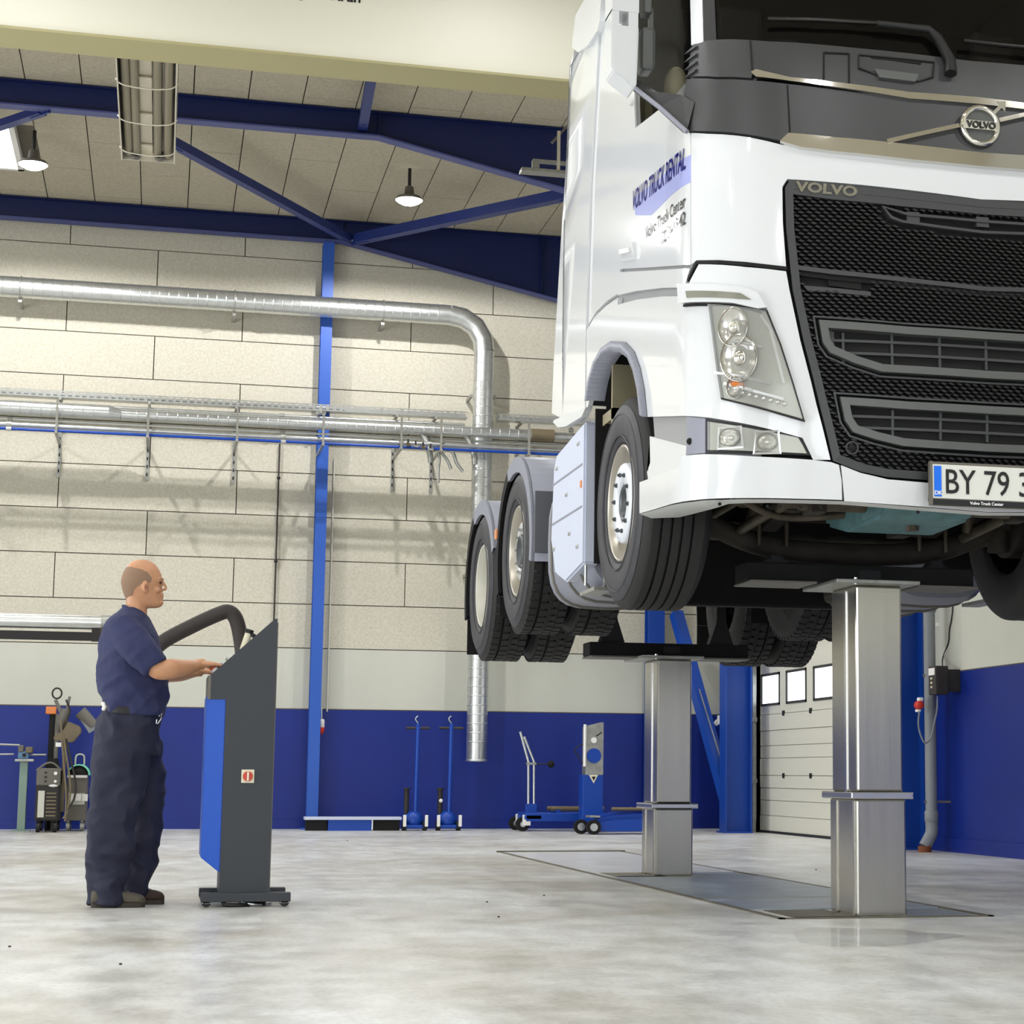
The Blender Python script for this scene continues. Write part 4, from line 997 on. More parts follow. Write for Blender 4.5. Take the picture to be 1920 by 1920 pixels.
both('door_frame', [(uz(1140, 60)[0], uz(1140, 147)[1]), uz(1140, 149), uz(1193, 152), uz(1193, 242), uz(1170, 246), (u_rr-.004, uz(1172, 246)[1]), (uz(1139, 60)[0], uz(1139, 200)[1])], M_white, .010, -.02)
both('window_corner', UZ((1148, 196), (1193, 200), (1195, 243), (1166, 256)), M_white, .0105, -.02)
both('upper_side', [(u_rr-.004, Z5), (uz(1300, 20)[0], Z5), (uz(1300, 20)[0], Z5-.3), (u_rr-.004, Z5-.3)], M_white, .01, -.03)
dfl = UZ((1085, 92), (1098, 100), (1115, 88), (1134, 60)); ud = uz(1140, 30)
both('roof_deflector', [(dfl[0][0], 5.3)]+dfl+[(uz(1139, 30)[0], uz(1139, 40)[1]), (uz(1139, 30)[0], 5.3)], M_white, .045, .0)
mb = MB(); top = [S(u, Z5, .0) for u in np.linspace(-UMAX+1.0, UMAX-1.0, 30)]
cen = Vector((TX, 9.4, Z5+.35)); mb.add(top+[cen], [(i, i+1, 30) for i in range(29)]+[(29, 0, 30)], True); part('roof', mb, M_white)
# header above the windscreen
part('windscreen_header', patch(sym([(0, Z5), (uz(1322, 40)[0], Z5), (uz(1322, 40)[0], Z5-.12), (0, Z5-.12)]), .012, -.03), M_white)
# cab interior: dark liner, seats, steering wheel
part('cab_interior', MB().box(TX-1.12, TX+1.12, 8.5, 8.52, 3.2, 3.9).box(TX-1.12, TX+1.12, 10.5, 10.52, 3.2, 5.15).box(TX-1.12, TX+1.12, 8.5, 10.5, 3.18, 3.2).box(TX-1.12, TX+1.12, 8.7, 10.5, 5.12, 5.15), M_inner)
for sg in (1, -1): part('dark_sheet', MB().box(TX+sg*1.10, TX+sg*1.08, 8.75 if sg > 0 else 9.9, 10.5, 3.3, 5.12), M_inner)  # unseen dark sheets added so the side windows look black inside
part('dashboard', MB().prism([(8.30, 3.80), (8.62, 4.02), (8.9, 3.95), (8.9, 3.4), (8.35, 3.4)], 'x', TX-1.1, TX+1.1, .02), M_dark)
for sx_ in (-.72, .72):
    st_ = part('cab_seat', MB().box(TX+sx_-.25, TX+sx_+.25, 9.3, 9.42, 3.75, 4.45, .05).box(TX+sx_-.25, TX+sx_+.25, 8.95, 9.4, 3.62, 3.78, .05), M_dark)
    part('headrest', MB().box(TX+sx_-.13, TX+sx_+.13, 9.32, 9.40, 4.47, 4.68, .03), M_dark, st_)
swc = Vector((TX-.62, 8.78, 4.12))
p = []
for a_ in np.linspace(0, 2*PI, 30): p.append(swc+Vector((.23*math.cos(a_), .10*math.sin(a_), .20*math.sin(a_))))
part('steering_wheel', MB().tube(p, .016, 8, False), M_dark)
bs = atX(1268, 168, 2.62); part('seat_shell', MB().ball(bs, .16, 10, (.45, .5, .8)), M_beigeseat); bs = atX(1208, 212, 2.55); part('seat_shell', MB().ball(bs, .12, 10, (.4, .5, .7)), M_beigeseat)
# wipers
wf = lambda *P_: [S(*uz(*p), .045) for p in P_]
part('wiper_blade', MB().tube(wf((1440, 47), (1530, 49), (1640, 55), (1735, 64)), .011, 6), M_wiper)
part('wiper_arm', MB().tube(wf((1640, 56), (1735, 66), (1752, 82), (1775, 125), (1776, 150)), [.016, .018, .022, .026, .03], 8), M_dark)
part('wiper_blade', MB().tube(wf((1800, 88), (1870, 96), (1925, 101)), .011, 6), M_wiper)
# mirrors
for sg in (1, -1):
    fx = lambda x: TX-sg*(TX-x)
    Ym = 8.62
    A = [atY(a_, b_, Ym) for a_, b_ in ((1147, -60), (1146, 122), (1150, 132), (1190, 166), (1194, 160), (1198, 60), (1198, -60))]
    z9 = A[0].z+.42
    hole = [atY(a_, b_, Ym) for a_, b_ in ((1161, 20), (1161, 46), (1179, 43), (1179, 18))]
    mm = MB(); outl = [(fx(p.x), p.z) for p in A[1:-1]]
    zh0, zh1 = hole[1].z, hole[0].z; xh0, xh1 = hole[1].x, hole[2].x
    lowp = [(fx(A[1].x), zh0)]+outl+[(fx(A[5].x), zh0)]
    mm.prism(lowp, 'y', Ym, Ym+.16, .006)
    mm.box(fx(A[1].x+.003), fx(xh0), Ym+.003, Ym+.155, zh0-.01, zh1+.01).box(fx(xh1), fx(A[5].x-.003), Ym+.003, Ym+.155, zh0-.01, zh1+.01)
    mm.box(fx(A[1].x+.003), fx(A[5].x), Ym, Ym+.16, zh1, z9)
    mo = part('mirror_housing', mm, M_white)
    x0_ = atY(1197, 60, Ym+.1).x; x1_ = atY(1224, 60, Ym+.1).x; zA_ = atY(1210, 60, Ym+.1).z; zB_ = atY(1210, 141, Ym+.1).z
    part('mirror_back', MB().box(fx(x0_), fx(x1_), Ym+.02, Ym+.14, zB_, zA_, .02).box(fx(x0_+.01), fx(x1_-.02), Ym+.03, Ym+.12, zA_+.07, zA_+.5, .01), M_band2, mo)
    part('mirror_stay', MB().box(fx(x1_-.03), fx(x1_-.01), Ym+.05, Ym+.08, zA_-.03, zA_+.1), M_band2, mo)
    b0 = atY(1193, 158, Ym+.06); b1 = S(*uz(1293, 240)); b2 = S(*uz(1300, 185))
    arm = [atY(1193, 146, Ym+.06), atY(1230, 172, Ym+.02), atY(1275, 180, Ym-.1)]
    V0 = [(1193, 148, Ym+.08), (1192, 166, Ym+.02), (1238, 200, 8.5), (1288, 246, 8.35), (1302, 192, 8.32), (1278, 178, 8.42), (1232, 172, 8.52)]
    F_ = [atY(*v) for v in V0]; Fb = [p+Vector((.0, .06, .01)) for p in F_]
    F_ = [Vector((fx(p.x), p.y, p.z)) for p in F_]; Fb = [Vector((fx(p.x), p.y, p.z)) for p in Fb]
    n = len(F_); am = MB(); am.add(F_+Fb, [(6, 0, 1, 2), (5, 6, 2, 3), (4, 5, 3), (n+2, n+1, n, n+6), (n+3, n+2, n+6, n+5), (n+3, n+5, n+4)]+[(i, (i+1) % n, n+(i+1) % n, n+i) for i in range(n)])
    part('mirror_arm', am, M_band)
    q1 = [Vector((fx(p.x), p.y, p.z)) for p in (atY(1192, 166, Ym), atY(1238, 202, 8.48), atY(1288, 247, 8.33))]
    part('arm_edge', MB().tube(q1, .012, 6), M_greyfend)
for k in range(4):
    q = uz(1301, 92+k*14.5); part('vent_fin', MB().add([S(q[0]+.03, q[1]-.02, .0), S(q[0]-.05, q[1]+.0, .03), S(q[0]-.05, q[1]-.02, .03), S(q[0]+.035, q[1]-.03, .035)], [(0, 1, 3), (1, 2, 3), (0, 3, 2)]), M_band)

# ---- wheels: tyre with rim, disc, hub and nuts
def wheel(x_out, y, z, wd, sg, kind, R=.545):
    """x_out: outer face, sg=+1 for the truck's side nearer the camera's left"""
    f = lambda h: sg*h                                        # h grows into the truck
    c = (x_out, y, z)
    def P(pr): return [(r, f(h)) for r, h in pr]
    mb = MB()
    side = [(.300, .030), (.315, .006), (.36, -.004), (.43, -.010), (.48, -.004), (.515, .014), (R-.012, .030), (R-.002, .044)]
    n = 5 if kind == 'front' else 4
    tr = []; a0, a1 = .048, wd-.048; st = (a1-a0)/n
    for i in range(n):
        p = a0+i*st; g_ = .013 if i < n-1 else .0
        tr.append([(R, p), (R+.001, p+st*.45), (R, p+st-g_)])
        if i < n-1: tr += [[(R, p+st-g_), (R-.026, p+st-g_)], [(R-.026, p+st-g_), (R-.026, p+st)], [(R-.026, p+st), (R, p+st)]]
    inner = [(r, wd-h) for r, h in reversed(side)]
    mb.lathe(P(side+[(R, .048)]), c, 'x', 64); mb.lathe(P([(R, wd-.048)]+inner), c, 'x', 64)
    for q_ in tr: mb.lathe(P(q_), c, 'x', 64)
    w_ = part('wheel', mb, M_rubber)
    sw_ = MB(); sw_.lathe(P([(.302, .026), (.318, .004), (.36, -.007), (.43, -.013), (.478, -.007), (.505, .006)]), c, 'x', 64)
    for rr in (.345, .455): sw_.lathe(P([(rr, -.008), (rr+.004, -.0155), (rr+.008, -.008)]), c, 'x', 64)
    part('sidewall', sw_, M_side, w_)
    if kind != 'front':
        tb = MB(); N_ = 52
        for i in range(N_):
            for k, (h0, h1) in enumerate(((.026, .075), (.10, .15), (.17, .22), (wd-.075, wd-.026))):
                t0 = (i+.25*(k % 2))*2*PI/N_; t1 = t0+2*PI/N_*.72
                if k == 3 or k == 0: e = .004
                else: e = .003
                vs = [(c[0]+f(h), c[1]+r*math.cos(t), c[2]+r*math.sin(t)) for r in (R-.015, R+e+.003) for t in (t0, t1) for h in (h0, h1)]
                tb.add(vs, [(0, 1, 3, 2), (4, 6, 7, 5), (0, 4, 5, 1), (2, 3, 7, 6), (0, 2, 6, 4), (1, 5, 7, 3)])
        tag(part('tread_blocks', tb, M_rubber, w_), kind='stuff')
    if kind == 'inner': return w_
    if kind == 'front':
        part('rim', MB().lathe(P([(.303, .03), (.305, .012), (.295, .004), (.288, .012), (.278, .05), (.262, .11), (.235, .13), (.205, .13)]), c, 'x', 64), M_rim, w_)
        d = -.0
        hd = .012
        part('rim_disc', MB().lathe(P([(.208, .13), (.208, hd+.012), (.200, hd), (.112, hd), (.106, hd+.02)]), c, 'x', 64), M_rimw, w_)
        part('hub', MB().lathe(P([(.108, hd+.03), (.100, hd+.012), (.085, hd+.006), (.0705, hd+.02), (.068, hd+.06), (.0005, hd+.06)]), c, 'x', 40), M_hub, w_)
        dd = hd
    elif kind == 'mid':
        part('rim', MB().lathe(P([(.303, .03), (.305, .012), (.295, .004), (.286, .012), (.278, .06), (.255, .12), (.232, .12)]), c, 'x', 64), M_rim, w_)
        hd = .035; part('rim_disc', MB().lathe(P([(.235, .125), (.205, hd+.02), (.192, hd), (.120, hd), (.116, hd+.02)]), c, 'x', 64), M_disc, w_)
        part('hub', MB().lathe(P([(.118, hd+.02), (.11, hd-.01), (.095, hd-.016), (.07, hd+.01), (.0005, hd+.01)]), c, 'x', 40), M_hub, w_); dd = hd
    else:
        part('rim', MB().lathe(P([(.303, .03), (.305, .012), (.295, .004), (.286, .012), (.276, .10), (.262, .16), (.22, .17)]), c, 'x', 64), M_rimpale, w_)
        hd = .165; part('rim_disc', MB().lathe(P([(.23, hd), (.115, hd), (.11, hd+.01)]), c, 'x', 64), M_rimpale, w_)
        part('hub', MB().lathe(P([(.115, hd), (.108, hd-.05), (.09, hd-.06), (.0005, hd-.06)]), c, 'x', 40), M_hub, w_); dd = hd
    for i in range(10):
        t = i*2*PI/10+.15; p = Vector((c[0]+f(dd), c[1]+.150*math.cos(t), c[2]+.150*math.sin(t)))
        part('wheel_nut', MB().cyl(p+Vector((f(.002), 0, 0)), p-Vector((f(.010), 0, 0)), .0125, 6, smooth=False).cyl(p-Vector((f(.010), 0, 0)), p-Vector((f(.018), 0, 0)), .007, 8), M_hub if kind == 'front' else M_steelb, w_)
    if kind == 'front':
        for i in range(10):
            t = (i+.5)*2*PI/10+.15; p = Vector((c[0]+f(.10), c[1]+.205*math.cos(t), c[2]+.217*math.sin(t)))
            part('hand_hole', MB().ball(p, .021, 6, (.3, 1, 1)), M_inner, w_)
    return w_
F_AX = (9.70, 2.085); D1 = (12.73, 2.165); D2 = (14.17, 2.065)
for sg in (1, -1):
    xo = TX-sg*1.25
    wheel(xo, *F_AX, .36, sg, 'front', .55)
    wheel(xo, *D1, .30, sg, 'mid'); wheel(xo+sg*.345, *D1, .30, sg, 'inner')
    wheel(xo, *D2, .30, sg, 'deep'); wheel(xo+sg*.345, *D2, .30, sg, 'inner')
    # drive fenders: arched shell with a front skirt
    for (yc, zc_), a_front, a_rear, nm in ((D1, -12, 200, 1), (D2, 20, 196, 2)):
        Rf = .63; Wf = .66
        def arcpt(a, r):
            e = max(0, min(1, (a-80)/100)); r = r+.10*e*e*(3-2*e)
            return (yc-r*math.cos(math.radians(a)), zc_+r*math.sin(math.radians(a)))
        # a=0 front (toward cab), 90 top, 180 rear
        A_ = np.linspace(a_front, a_rear, 30); sh = MB(); rimm = MB(); rimd = MB()
        for a, b in zip(A_[:-1], A_[1:]):
            p, q = arcpt(a, Rf), arcpt(b, Rf); p2, q2 = arcpt(a, Rf-.012), arcpt(b, Rf-.012)
            sh.add([(xo, *p), (xo+sg*Wf, *p), (xo+sg*Wf, *q), (xo, *q), (xo, *p2), (xo+sg*Wf, *p2), (xo+sg*Wf, *q2), (xo, *q2)], [(0, 1, 2, 3), (4, 7, 6, 5), (0, 3, 7, 4), (1, 5, 6, 2)], True)
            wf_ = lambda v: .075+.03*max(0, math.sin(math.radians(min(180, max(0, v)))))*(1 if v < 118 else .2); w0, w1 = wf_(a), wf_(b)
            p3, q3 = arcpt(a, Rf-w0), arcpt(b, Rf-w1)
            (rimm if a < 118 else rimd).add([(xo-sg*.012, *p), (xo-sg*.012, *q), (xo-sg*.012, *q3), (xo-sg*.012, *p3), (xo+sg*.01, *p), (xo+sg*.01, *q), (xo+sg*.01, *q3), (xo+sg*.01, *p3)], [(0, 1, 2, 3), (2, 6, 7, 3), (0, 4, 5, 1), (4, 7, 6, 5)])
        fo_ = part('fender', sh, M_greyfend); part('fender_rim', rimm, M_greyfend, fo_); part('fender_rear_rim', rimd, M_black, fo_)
        lin_ = MB()
        for a, b in zip(A_[:-1], A_[1:]): p, q = arcpt(a, Rf-.016), arcpt(b, Rf-.016); lin_.add([(xo+sg*.004, *p), (xo+sg*Wf, *p), (xo+sg*Wf, *q), (xo+sg*.004, *q)], [(0, 1, 2, 3)], True)
        part('fender_liner', lin_, M_black, fo_)
        if nm == 1:
            yf, zf = arcpt(a_front, Rf); zt_0 = arcpt(25, Rf)
            part('fender_skirt', MB().box(xo, xo+sg*Wf, yc-Rf-.03, yc-Rf-.012, zf+.05, zt_0[1]+.05, .004), M_skirt, fo_)
            for k in range(3): part('skirt_slot', MB().box(xo+sg*.10, xo+sg*.45, yc-Rf-.036, yc-Rf-.028, zf+.14+k*.09, zf+.175+k*.09), M_inner, fo_)
        yr, zr_ = arcpt(a_rear, Rf-.01)
        part('mudflap', MB().box(xo+sg*.01, xo+sg*Wf, yr, yr+.012, (1.60 if nm == 2 else 1.78), zr_+.12), M_black, fo_)
    p = Vector((xo-sg*.015, 13.44, 2.36)); part('marker_lamp', MB().box(p.x-.01, p.x+.01, p.y-.03, p.y+.03, p.z-.035, p.z+.035, .004), M_orange)
    # side box behind the front wheel with its tank
    poly = [(10.56, 1.86), (10.56, 2.66), (10.62, 2.66), (11.36, 2.60), (11.44, 2.52), (11.50, 2.10), (11.36, 1.88), (11.05, 1.80)]
    side_b = part('side_locker', MB().prism(poly, 'x', xo-sg*.005, xo+sg*.09, .012), M_tank)
    for z_ in (2.18, 2.42): part('panel_groove', MB().box(xo-sg*.007, xo+sg*.0, 10.60, 11.47, z_, z_+.012), M_greyfend, side_b)
    for y_, z_ in ((10.68, 2.55), (10.68, 1.96), (11.3, 2.5), (11.36, 2.02), (11.0, 2.3), (10.9, 2.06)):
        part('panel_clip', MB().box(xo-sg*.012, xo, y_, y_+.06, z_, z_+.02, .003), M_galv, side_b)
    part('side_marker', MB().box(xo-sg*.014, xo, 10.61, 10.635, 2.295, 2.335, .003), M_orange, side_b)
    tk = MB(); N_ = 18; 
    rr_ = [(10.62, .93), (10.68, 1.0), (11.74, 1.0), (11.80, .93)]
    vs = []; sect = []
    for i in range(28):
        t = i*2*PI/28; cx_, cz2 = math.cos(t), math.sin(t); e = .55
        sect.append((math.copysign(abs(cx_)**e, cx_)*.30, math.copysign(abs(cz2)**e, cz2)*.34))
    for y_, k_ in rr_: vs += [(xo+sg*.36-sg*a*k_*1.12, y_, 2.10+b*k_*1.16) for a, b in sect]
    tk.add(vs, [(j*28+i, j*28+(i+1) % 28, (j+1)*28+(i+1) % 28, (j+1)*28+i) for j in range(3) for i in range(28)], True)
    tk.add(vs[:28], [tuple(range(28))]); tk.add(vs[-28:], [tuple(range(28))])
    tank = part('fuel_tank', tk, M_greyfend)
    for y_ in (10.85, 11.20, 11.60):
        part('tank_strap', MB().tube([(xo+sg*.36-sg*a*1.13, y_, 2.10+b*1.17) for a, b in sect+sect[:1]], .012, 6, False), M_weldg, tank)
    part('footstep', MB().tube([(xo+sg*.1, 10.45, 1.90), (xo+sg*.1, 10.45, 1.72), (xo+sg*.06, 10.75, 1.72)], .014, 6).box(xo+sg*.03, xo+sg*.14, 10.42, 10.80, 1.70, 1.72), M_galvd)
    part('chain', MB().tube([(xo+sg*.02, 10.60, 1.86), (xo+sg*.02, 10.60, 1.74)], .008, 6), M_galv)

# ---- chassis and running gear under the cab
for sg in (1, -1):
    xr_ = TX-sg*.42
    part('frame_rail', MB().box(xr_, xr_+sg*.08, 8.35, 14.95, 2.28, 2.55).box(xr_-sg*.0, xr_+sg*.012, 8.35, 14.95, 2.28, 2.55), M_under)
    part('leaf_spring', MB().bar((xr_-sg*.03, 8.85, 2.12), (xr_-sg*.03, 9.7, 1.98), .09, .03).bar((xr_-sg*.03, 9.7, 1.98), (xr_-sg*.03, 10.55, 2.12), .09, .03).bar((xr_-sg*.03, 9.2, 2.03), (xr_-sg*.03, 10.2, 2.03), .09, .03), M_under)
    part('spring_hanger', MB().prism([(8.78, 2.40), (8.94, 2.40), (8.90, 2.05), (8.82, 2.05)], 'x', xr_-sg*.09, xr_+sg*.03, .008), M_under)
    part('shock_absorber', MB().cyl((xr_-sg*.18, 9.5, 1.98), (xr_-sg*.12, 9.35, 2.35), .035, 12).cyl((xr_-sg*.13, 9.38, 2.28), (xr_-sg*.11, 9.33, 2.5), .045, 12), M_under2)
    for q_ in (-.10, .05): part('u_bolt', MB().tube([(xr_+sg*q_, 9.62, 1.88), (xr_+sg*q_, 9.62, 2.1)], .012, 6), M_under2)
    part('steering_knuckle', MB().cyl((TX-sg*.86, F_AX[0], 1.90), (TX-sg*.86, F_AX[0], 2.26), .06, 16).cyl((TX-sg*.84, F_AX[0], 2.085), (TX-sg*1.0, F_AX[0], 2.085), .09, 20), M_under)
    part('brake_drum', MB().cyl((TX-sg*.90, F_AX[0], 2.085), (TX-sg*1.12, F_AX[0], 2.085), .215, 28), M_under)
    part('brake_chamber', MB().cyl((TX-sg*.66, 9.45, 2.12), (TX-sg*.66, 9.25, 2.16), .075, 18).cyl((TX-sg*.66, 9.28, 2.155), (TX-sg*.66, 9.24, 2.165), .09, 18), M_under2)
    part('air_tank', MB().cyl((TX-sg*.62, 11.7, 2.22), (TX-sg*.62, 12.1, 2.22), .12, 20), M_under)
    part('air_bellows', MB().lathe([(.02, -.13), (.11, -.12), (.13, -.07), (.115, -.03), (.135, .02), (.12, .07), (.11, .11), (.02, .12)], (TX-sg*.52, 13.05, 2.2), 'z', 20), M_black)
    part('underrun_guard', MB().box(TX-sg*1.16, TX-sg*.58, 8.18, 8.22, 1.98, 2.30, .01), M_inner)
    part('steering_arm', MB().tube([(TX-sg*.86, 9.75, 1.98), (TX-sg*.80, 10.0, 1.97)], .035, 8), M_under)
part('front_axle', MB().tube(smooth_path([(TX-.86, 9.7, 2.06), (TX-.66, 9.7, 1.95), (TX-.40, 9.7, 1.88), (TX, 9.7, 1.86), (TX+.40, 9.7, 1.88), (TX+.66, 9.7, 1.95), (TX+.86, 9.7, 2.06)], 5), .06, 12), M_under)
part('tie_rod', MB().cyl((TX-.80, 10.0, 1.97), (TX+.80, 10.0, 1.97), .022, 12), M_under2)
part('stabiliser_bar', MB().tube(smooth_path([(TX-.62, 9.62, 1.96), (TX-.60, 9.0, 2.0), (TX-.52, 8.86, 2.0), (TX+.52, 8.86, 2.0), (TX+.60, 9.0, 2.0), (TX+.62, 9.62, 1.96)], 6), .028, 12), M_under2)
part('cross_tube', MB().cyl((TX-.60, 8.72, 1.99), (TX+.60, 8.72, 1.99), .045, 16), M_under2)
for xx in (-.52, -.18, .2, .52): part('tube_clamp', MB().box(TX+xx-.04, TX+xx+.04, 8.66, 8.80, 1.93, 2.07, .008), M_under)
part('oil_pan', MB().prism([(8.42, 2.24), (8.44, 1.98), (8.54, 1.90), (9.0, 1.885), (9.3, 1.95), (9.35, 2.24)], 'x', TX-.27, TX+.20, .02), M_teal)
part('drain_plug', MB().cyl((TX-.02, 8.74, 1.870), (TX-.02, 8.74, 1.895), .035, 8, smooth=False), M_under2)
part('engine_block', MB().box(TX-.34, TX+.30, 8.42, 10.2, 2.24, 2.9, .04), M_teal)
part('crank_pulley', MB().lathe([(.02, -.03), (.1, -.03), (.12, -.02), (.125, .0), (.115, .01), (.125, .02), (.12, .04), (.02, .05)], (TX-.1, 8.36, 2.16), 'y', 28), M_under2)
part('radiator', MB().box(TX-.55, TX+.55, 8.17, 8.26, 2.05, 3.1, .01), M_inner)
part('air_pipe', MB().tube(smooth_path([(TX-.60, 8.35, 2.25), (TX-.45, 8.5, 2.10), (TX-.40, 8.7, 2.12), (TX-.36, 9.1, 2.2)], 6), .055, 14), M_under2)
part('air_pipe', MB().tube(smooth_path([(TX+.42, 8.35, 2.3), (TX+.50, 8.55, 2.12), (TX+.60, 8.8, 2.15), (TX+.75, 9.1, 2.3)], 6), .045, 14), M_under2)
part('coolant_hose', MB().tube(smooth_path([(TX-.95, 8.5, 2.15), (TX-.75, 8.62, 2.02), (TX-.45, 8.66, 2.06), (TX-.25, 8.5, 2.12)], 6), .03, 10), M_under)
part('coolant_hose', MB().tube(smooth_path([(TX-.9, 8.9, 2.06), (TX-.6, 9.05, 1.96), (TX-.2, 9.0, 1.98)], 6), .02, 8), M_under2)
part('drag_link', MB().cyl((TX-.80, 9.5, 2.02), (TX-.62, 8.45, 2.16), .025, 10), M_under2)
part('steering_box', MB().box(TX-.72, TX-.54, 8.30, 8.58, 2.02, 2.38, .03), M_under)
part('splash_shield', MB().box(TX-.78, TX+.78, 10.25, 10.27, 2.0, 2.7), M_black)
part('gearbox', MB().prism([(10.2, 2.10), (10.2, 2.75), (11.3, 2.65), (11.3, 2.2), (10.9, 2.02)], 'x', TX-.26, TX+.26, .03), M_under2)
part('silencer_box', MB().box(TX+.50, TX+1.15, 10.7, 11.6, 1.76, 2.5, .05), M_under)
part('propeller_shaft', MB().cyl((TX, 11.3, 2.3), (TX, 12.6, 2.2), .06, 16), M_under2)
for (yc, zc_) in (D1, D2):
    ax_ = MB().cyl((TX-.9, yc, zc_), (TX+.9, yc, zc_), .085, 18)
    if yc < 13: ax_.ball((TX, yc, zc_), .24, 12, (1, .9, .95))
    part('drive_axle', ax_, M_under)
    part('torque_rod', MB().cyl((TX-.35, yc-.6, zc_+.05), (TX-.3, yc-.1, zc_-.08), .03, 10).cyl((TX+.35, yc-.6, zc_+.05), (TX+.3, yc-.1, zc_-.08), .03, 10), M_under2)
for yy in (8.4, 10.9, 12.2, 13.45, 14.8): part('cross_member', MB().box(TX-.42, TX+.42, yy, yy+.1, 2.32, 2.5), M_under)
part('cab_floor', MB().box(TX-1.15, TX+1.15, 8.35, 9.05, 2.82, 2.86).box(TX-1.2, TX+1.2, 10.3, 11.0, 2.84, 2.88).box(TX-.7, TX+.7, 9.05, 10.3, 3.0, 3.06), M_inner)
part('underbody_rear', MB().box(TX-1.1, TX+1.1, 11.75, 11.85, 1.75, 2.6, .02), M_black)
part('fifth_wheel', MB().lathe([(.02, 0), (.45, 0), (.47, -.03), (.47, -.06), (.02, -.06)], (TX, 13.2, 2.78), 'z', 32).box(TX-.4, TX+.4, 13.0, 13.4, 2.55, 2.72), M_under)
part('cab_rear_wall', MB().box(TX-1.13, TX+1.13, 10.62, 10.66, 2.86, 5.2), M_white)

# ================================================================== LIFT POSTS
def lift_post(x0, x1, y0, y1, zt, zcol, ix, label, beam_x, bz0, by, extra):
    cx = (x0+x1)/2; cy = (y0+y1)/2
    t = thing('lift_post', (cx, cy, 0), label, 'lift post', 'steel lift posts under the truck')
    MB().box(x0, x1, y0, y1, 0, zcol, .012).build('outer_sleeve', M_steel, t)
    MB().box(x0-.012, x0+.0, y0+.02, y0+.05, .002, zcol-.01).box(x0-.006, x0, y1-.12, y1-.09, .002, zcol-.01).build('sleeve_rib', M_steel, t)
    MB().box(x0-.035, x1+.03, y0-.03, y1+.03, zcol, zcol+.035, .006).build('collar', M_steelb, t)
    i = .010
    MB().box(x0+i, x1-i, y0+i, y1-i, zcol+.035, zt, .012).build('inner_column', M_steel, t)
    MB().box(x0+.004, x0+i, y0+.15, y0+.18, zcol+.035, zt-.02).build('guide_rail', M_steelb, t)
    MB().box(x0-.13, x1+.05, y0-.10, y1+.05, zt, zt+.02, .004).build('head_plate', M_galvd, t)
    for k in range(1):
        MB().cyl((x0-.02+k*.0, y0-.07+.05*k, zt-.004), (x0-.02, y0-.07+.05*k, zt+.03), .012, 8).build('head_bolt', M_steelb, t)
    a, b = beam_x
    bm_ = MB().box(a, b, by-.11, by+.11, bz0, bz0+.095, .006).build('support_beam', M_inner, t)
    MB().box(a-.0, a+.36, by-.17, by+.13, bz0-.014, bz0-.002, .004).build('slide_plate', M_weldg, t)
    MB().box(b-.34, b, by-.17, by+.13, bz0-.014, bz0-.002, .004).build('slide_plate', M_weldg, t)
    for sx_ in (a+.18, b-.18):
        MB().prism([(sx_-.09, bz0+.095), (sx_+.09, bz0+.095), (sx_+.035, bz0+.095+extra*.6), (sx_+.035, bz0+.095+extra), (sx_-.035, bz0+.095+extra), (sx_-.035, bz0+.095+extra*.6)], 'y', by-.05, by+.05, .006).build('axle_cradle', M_dark, t)
    MB().box(cx-.06, cx+.06, by-.114, by-.108, bz0+.025, bz0+.07).build('beam_label', M_dark, t)
    text_mb('2.5', .03, .0005, frame_mtx((cx-.025, by-.1155, bz0+.037), (1, 0, 0), (0, 0, 1)), 'LEFT').build('label_mark', M_weldg, t) if False else None
    return t
zcA = atY(1600, 1498, 9.37).z; ztA = atY(1650, 1098, 9.37).z
lift_post(3.412, 3.682, 9.37, 9.77, ztA, zcA, 0, 'large stainless steel lift post in front, under the front axle of the truck', (2.88, 4.13), ztA+.022, 9.62, .045)
zcB = atY(1250, 1516, 13.25).z; ztB = atY(1250, 1236, 13.25).z
lift_post(3.352, 3.622, 13.25, 13.65, ztB, zcB, 0, 'smaller looking rear lift post under the drive axles of the truck', (2.89, 4.05), ztB+.022, 13.45, .28)

# floor pit cover plates, lift slots and angle iron frame
P0, P1 = 2.97, 4.10
t = thing('lift_pit_cover', (3.5, 13, 0), 'long steel covered lift pit let into the floor under the truck', 'pit cover')
yA0, yA1, yB0, yB1 = 9.30, 9.85, 13.18, 13.72
MB().box(P0, P0+.03, 9.25, 17.42, 0, .006).build('angle_iron', M_angle, t); MB().box(P1-.03, P1, 9.25, 17.42, 0, .006).build('angle_iron', M_angle, t)
MB().box(P0-.02, P1+.02, 17.40, 17.44, 0, .014).build('end_bar', M_angle, t)
MB().box(P0, P1, 9.25, 9.28, 0, .006).build('angle_iron', M_angle, t)
for a, b, m in ((9.90, 10.78, M_pitplate), (10.86, 13.12, M_pitplate), (13.76, 17.38, M_pitsheen)):
    MB().box(P0+.035, P1-.035, a, b, 0, .005).build('cover_plate', m, t)
MB().box(P0+.035, P1-.035, 10.79, 10.85, 0, .006).build('slot_brush', M_galvd, t)
for a, b in ((yA0, yA1), (yB0, yB1)):
    MB().box(P0+.1, 3.405, a, b, 0, .0035).build('slot_cover', M_inner if False else M_angle, t); MB().box(3.69, P1-.06, a, b, 0, .0035).build('slot_cover', M_pitplate, t)
    MB().box(P0+.1, 3.405, a-.02, a+.02, .0035, .006).build('slot_gap', M_inner, t)
M_wet = mat('water_film', (190, 192, 190), .03, alpha=.22, spec=1.0)
t = tag(MB().build('x', M_wet) if False else None) if False else None
pud = MB(); pts = []
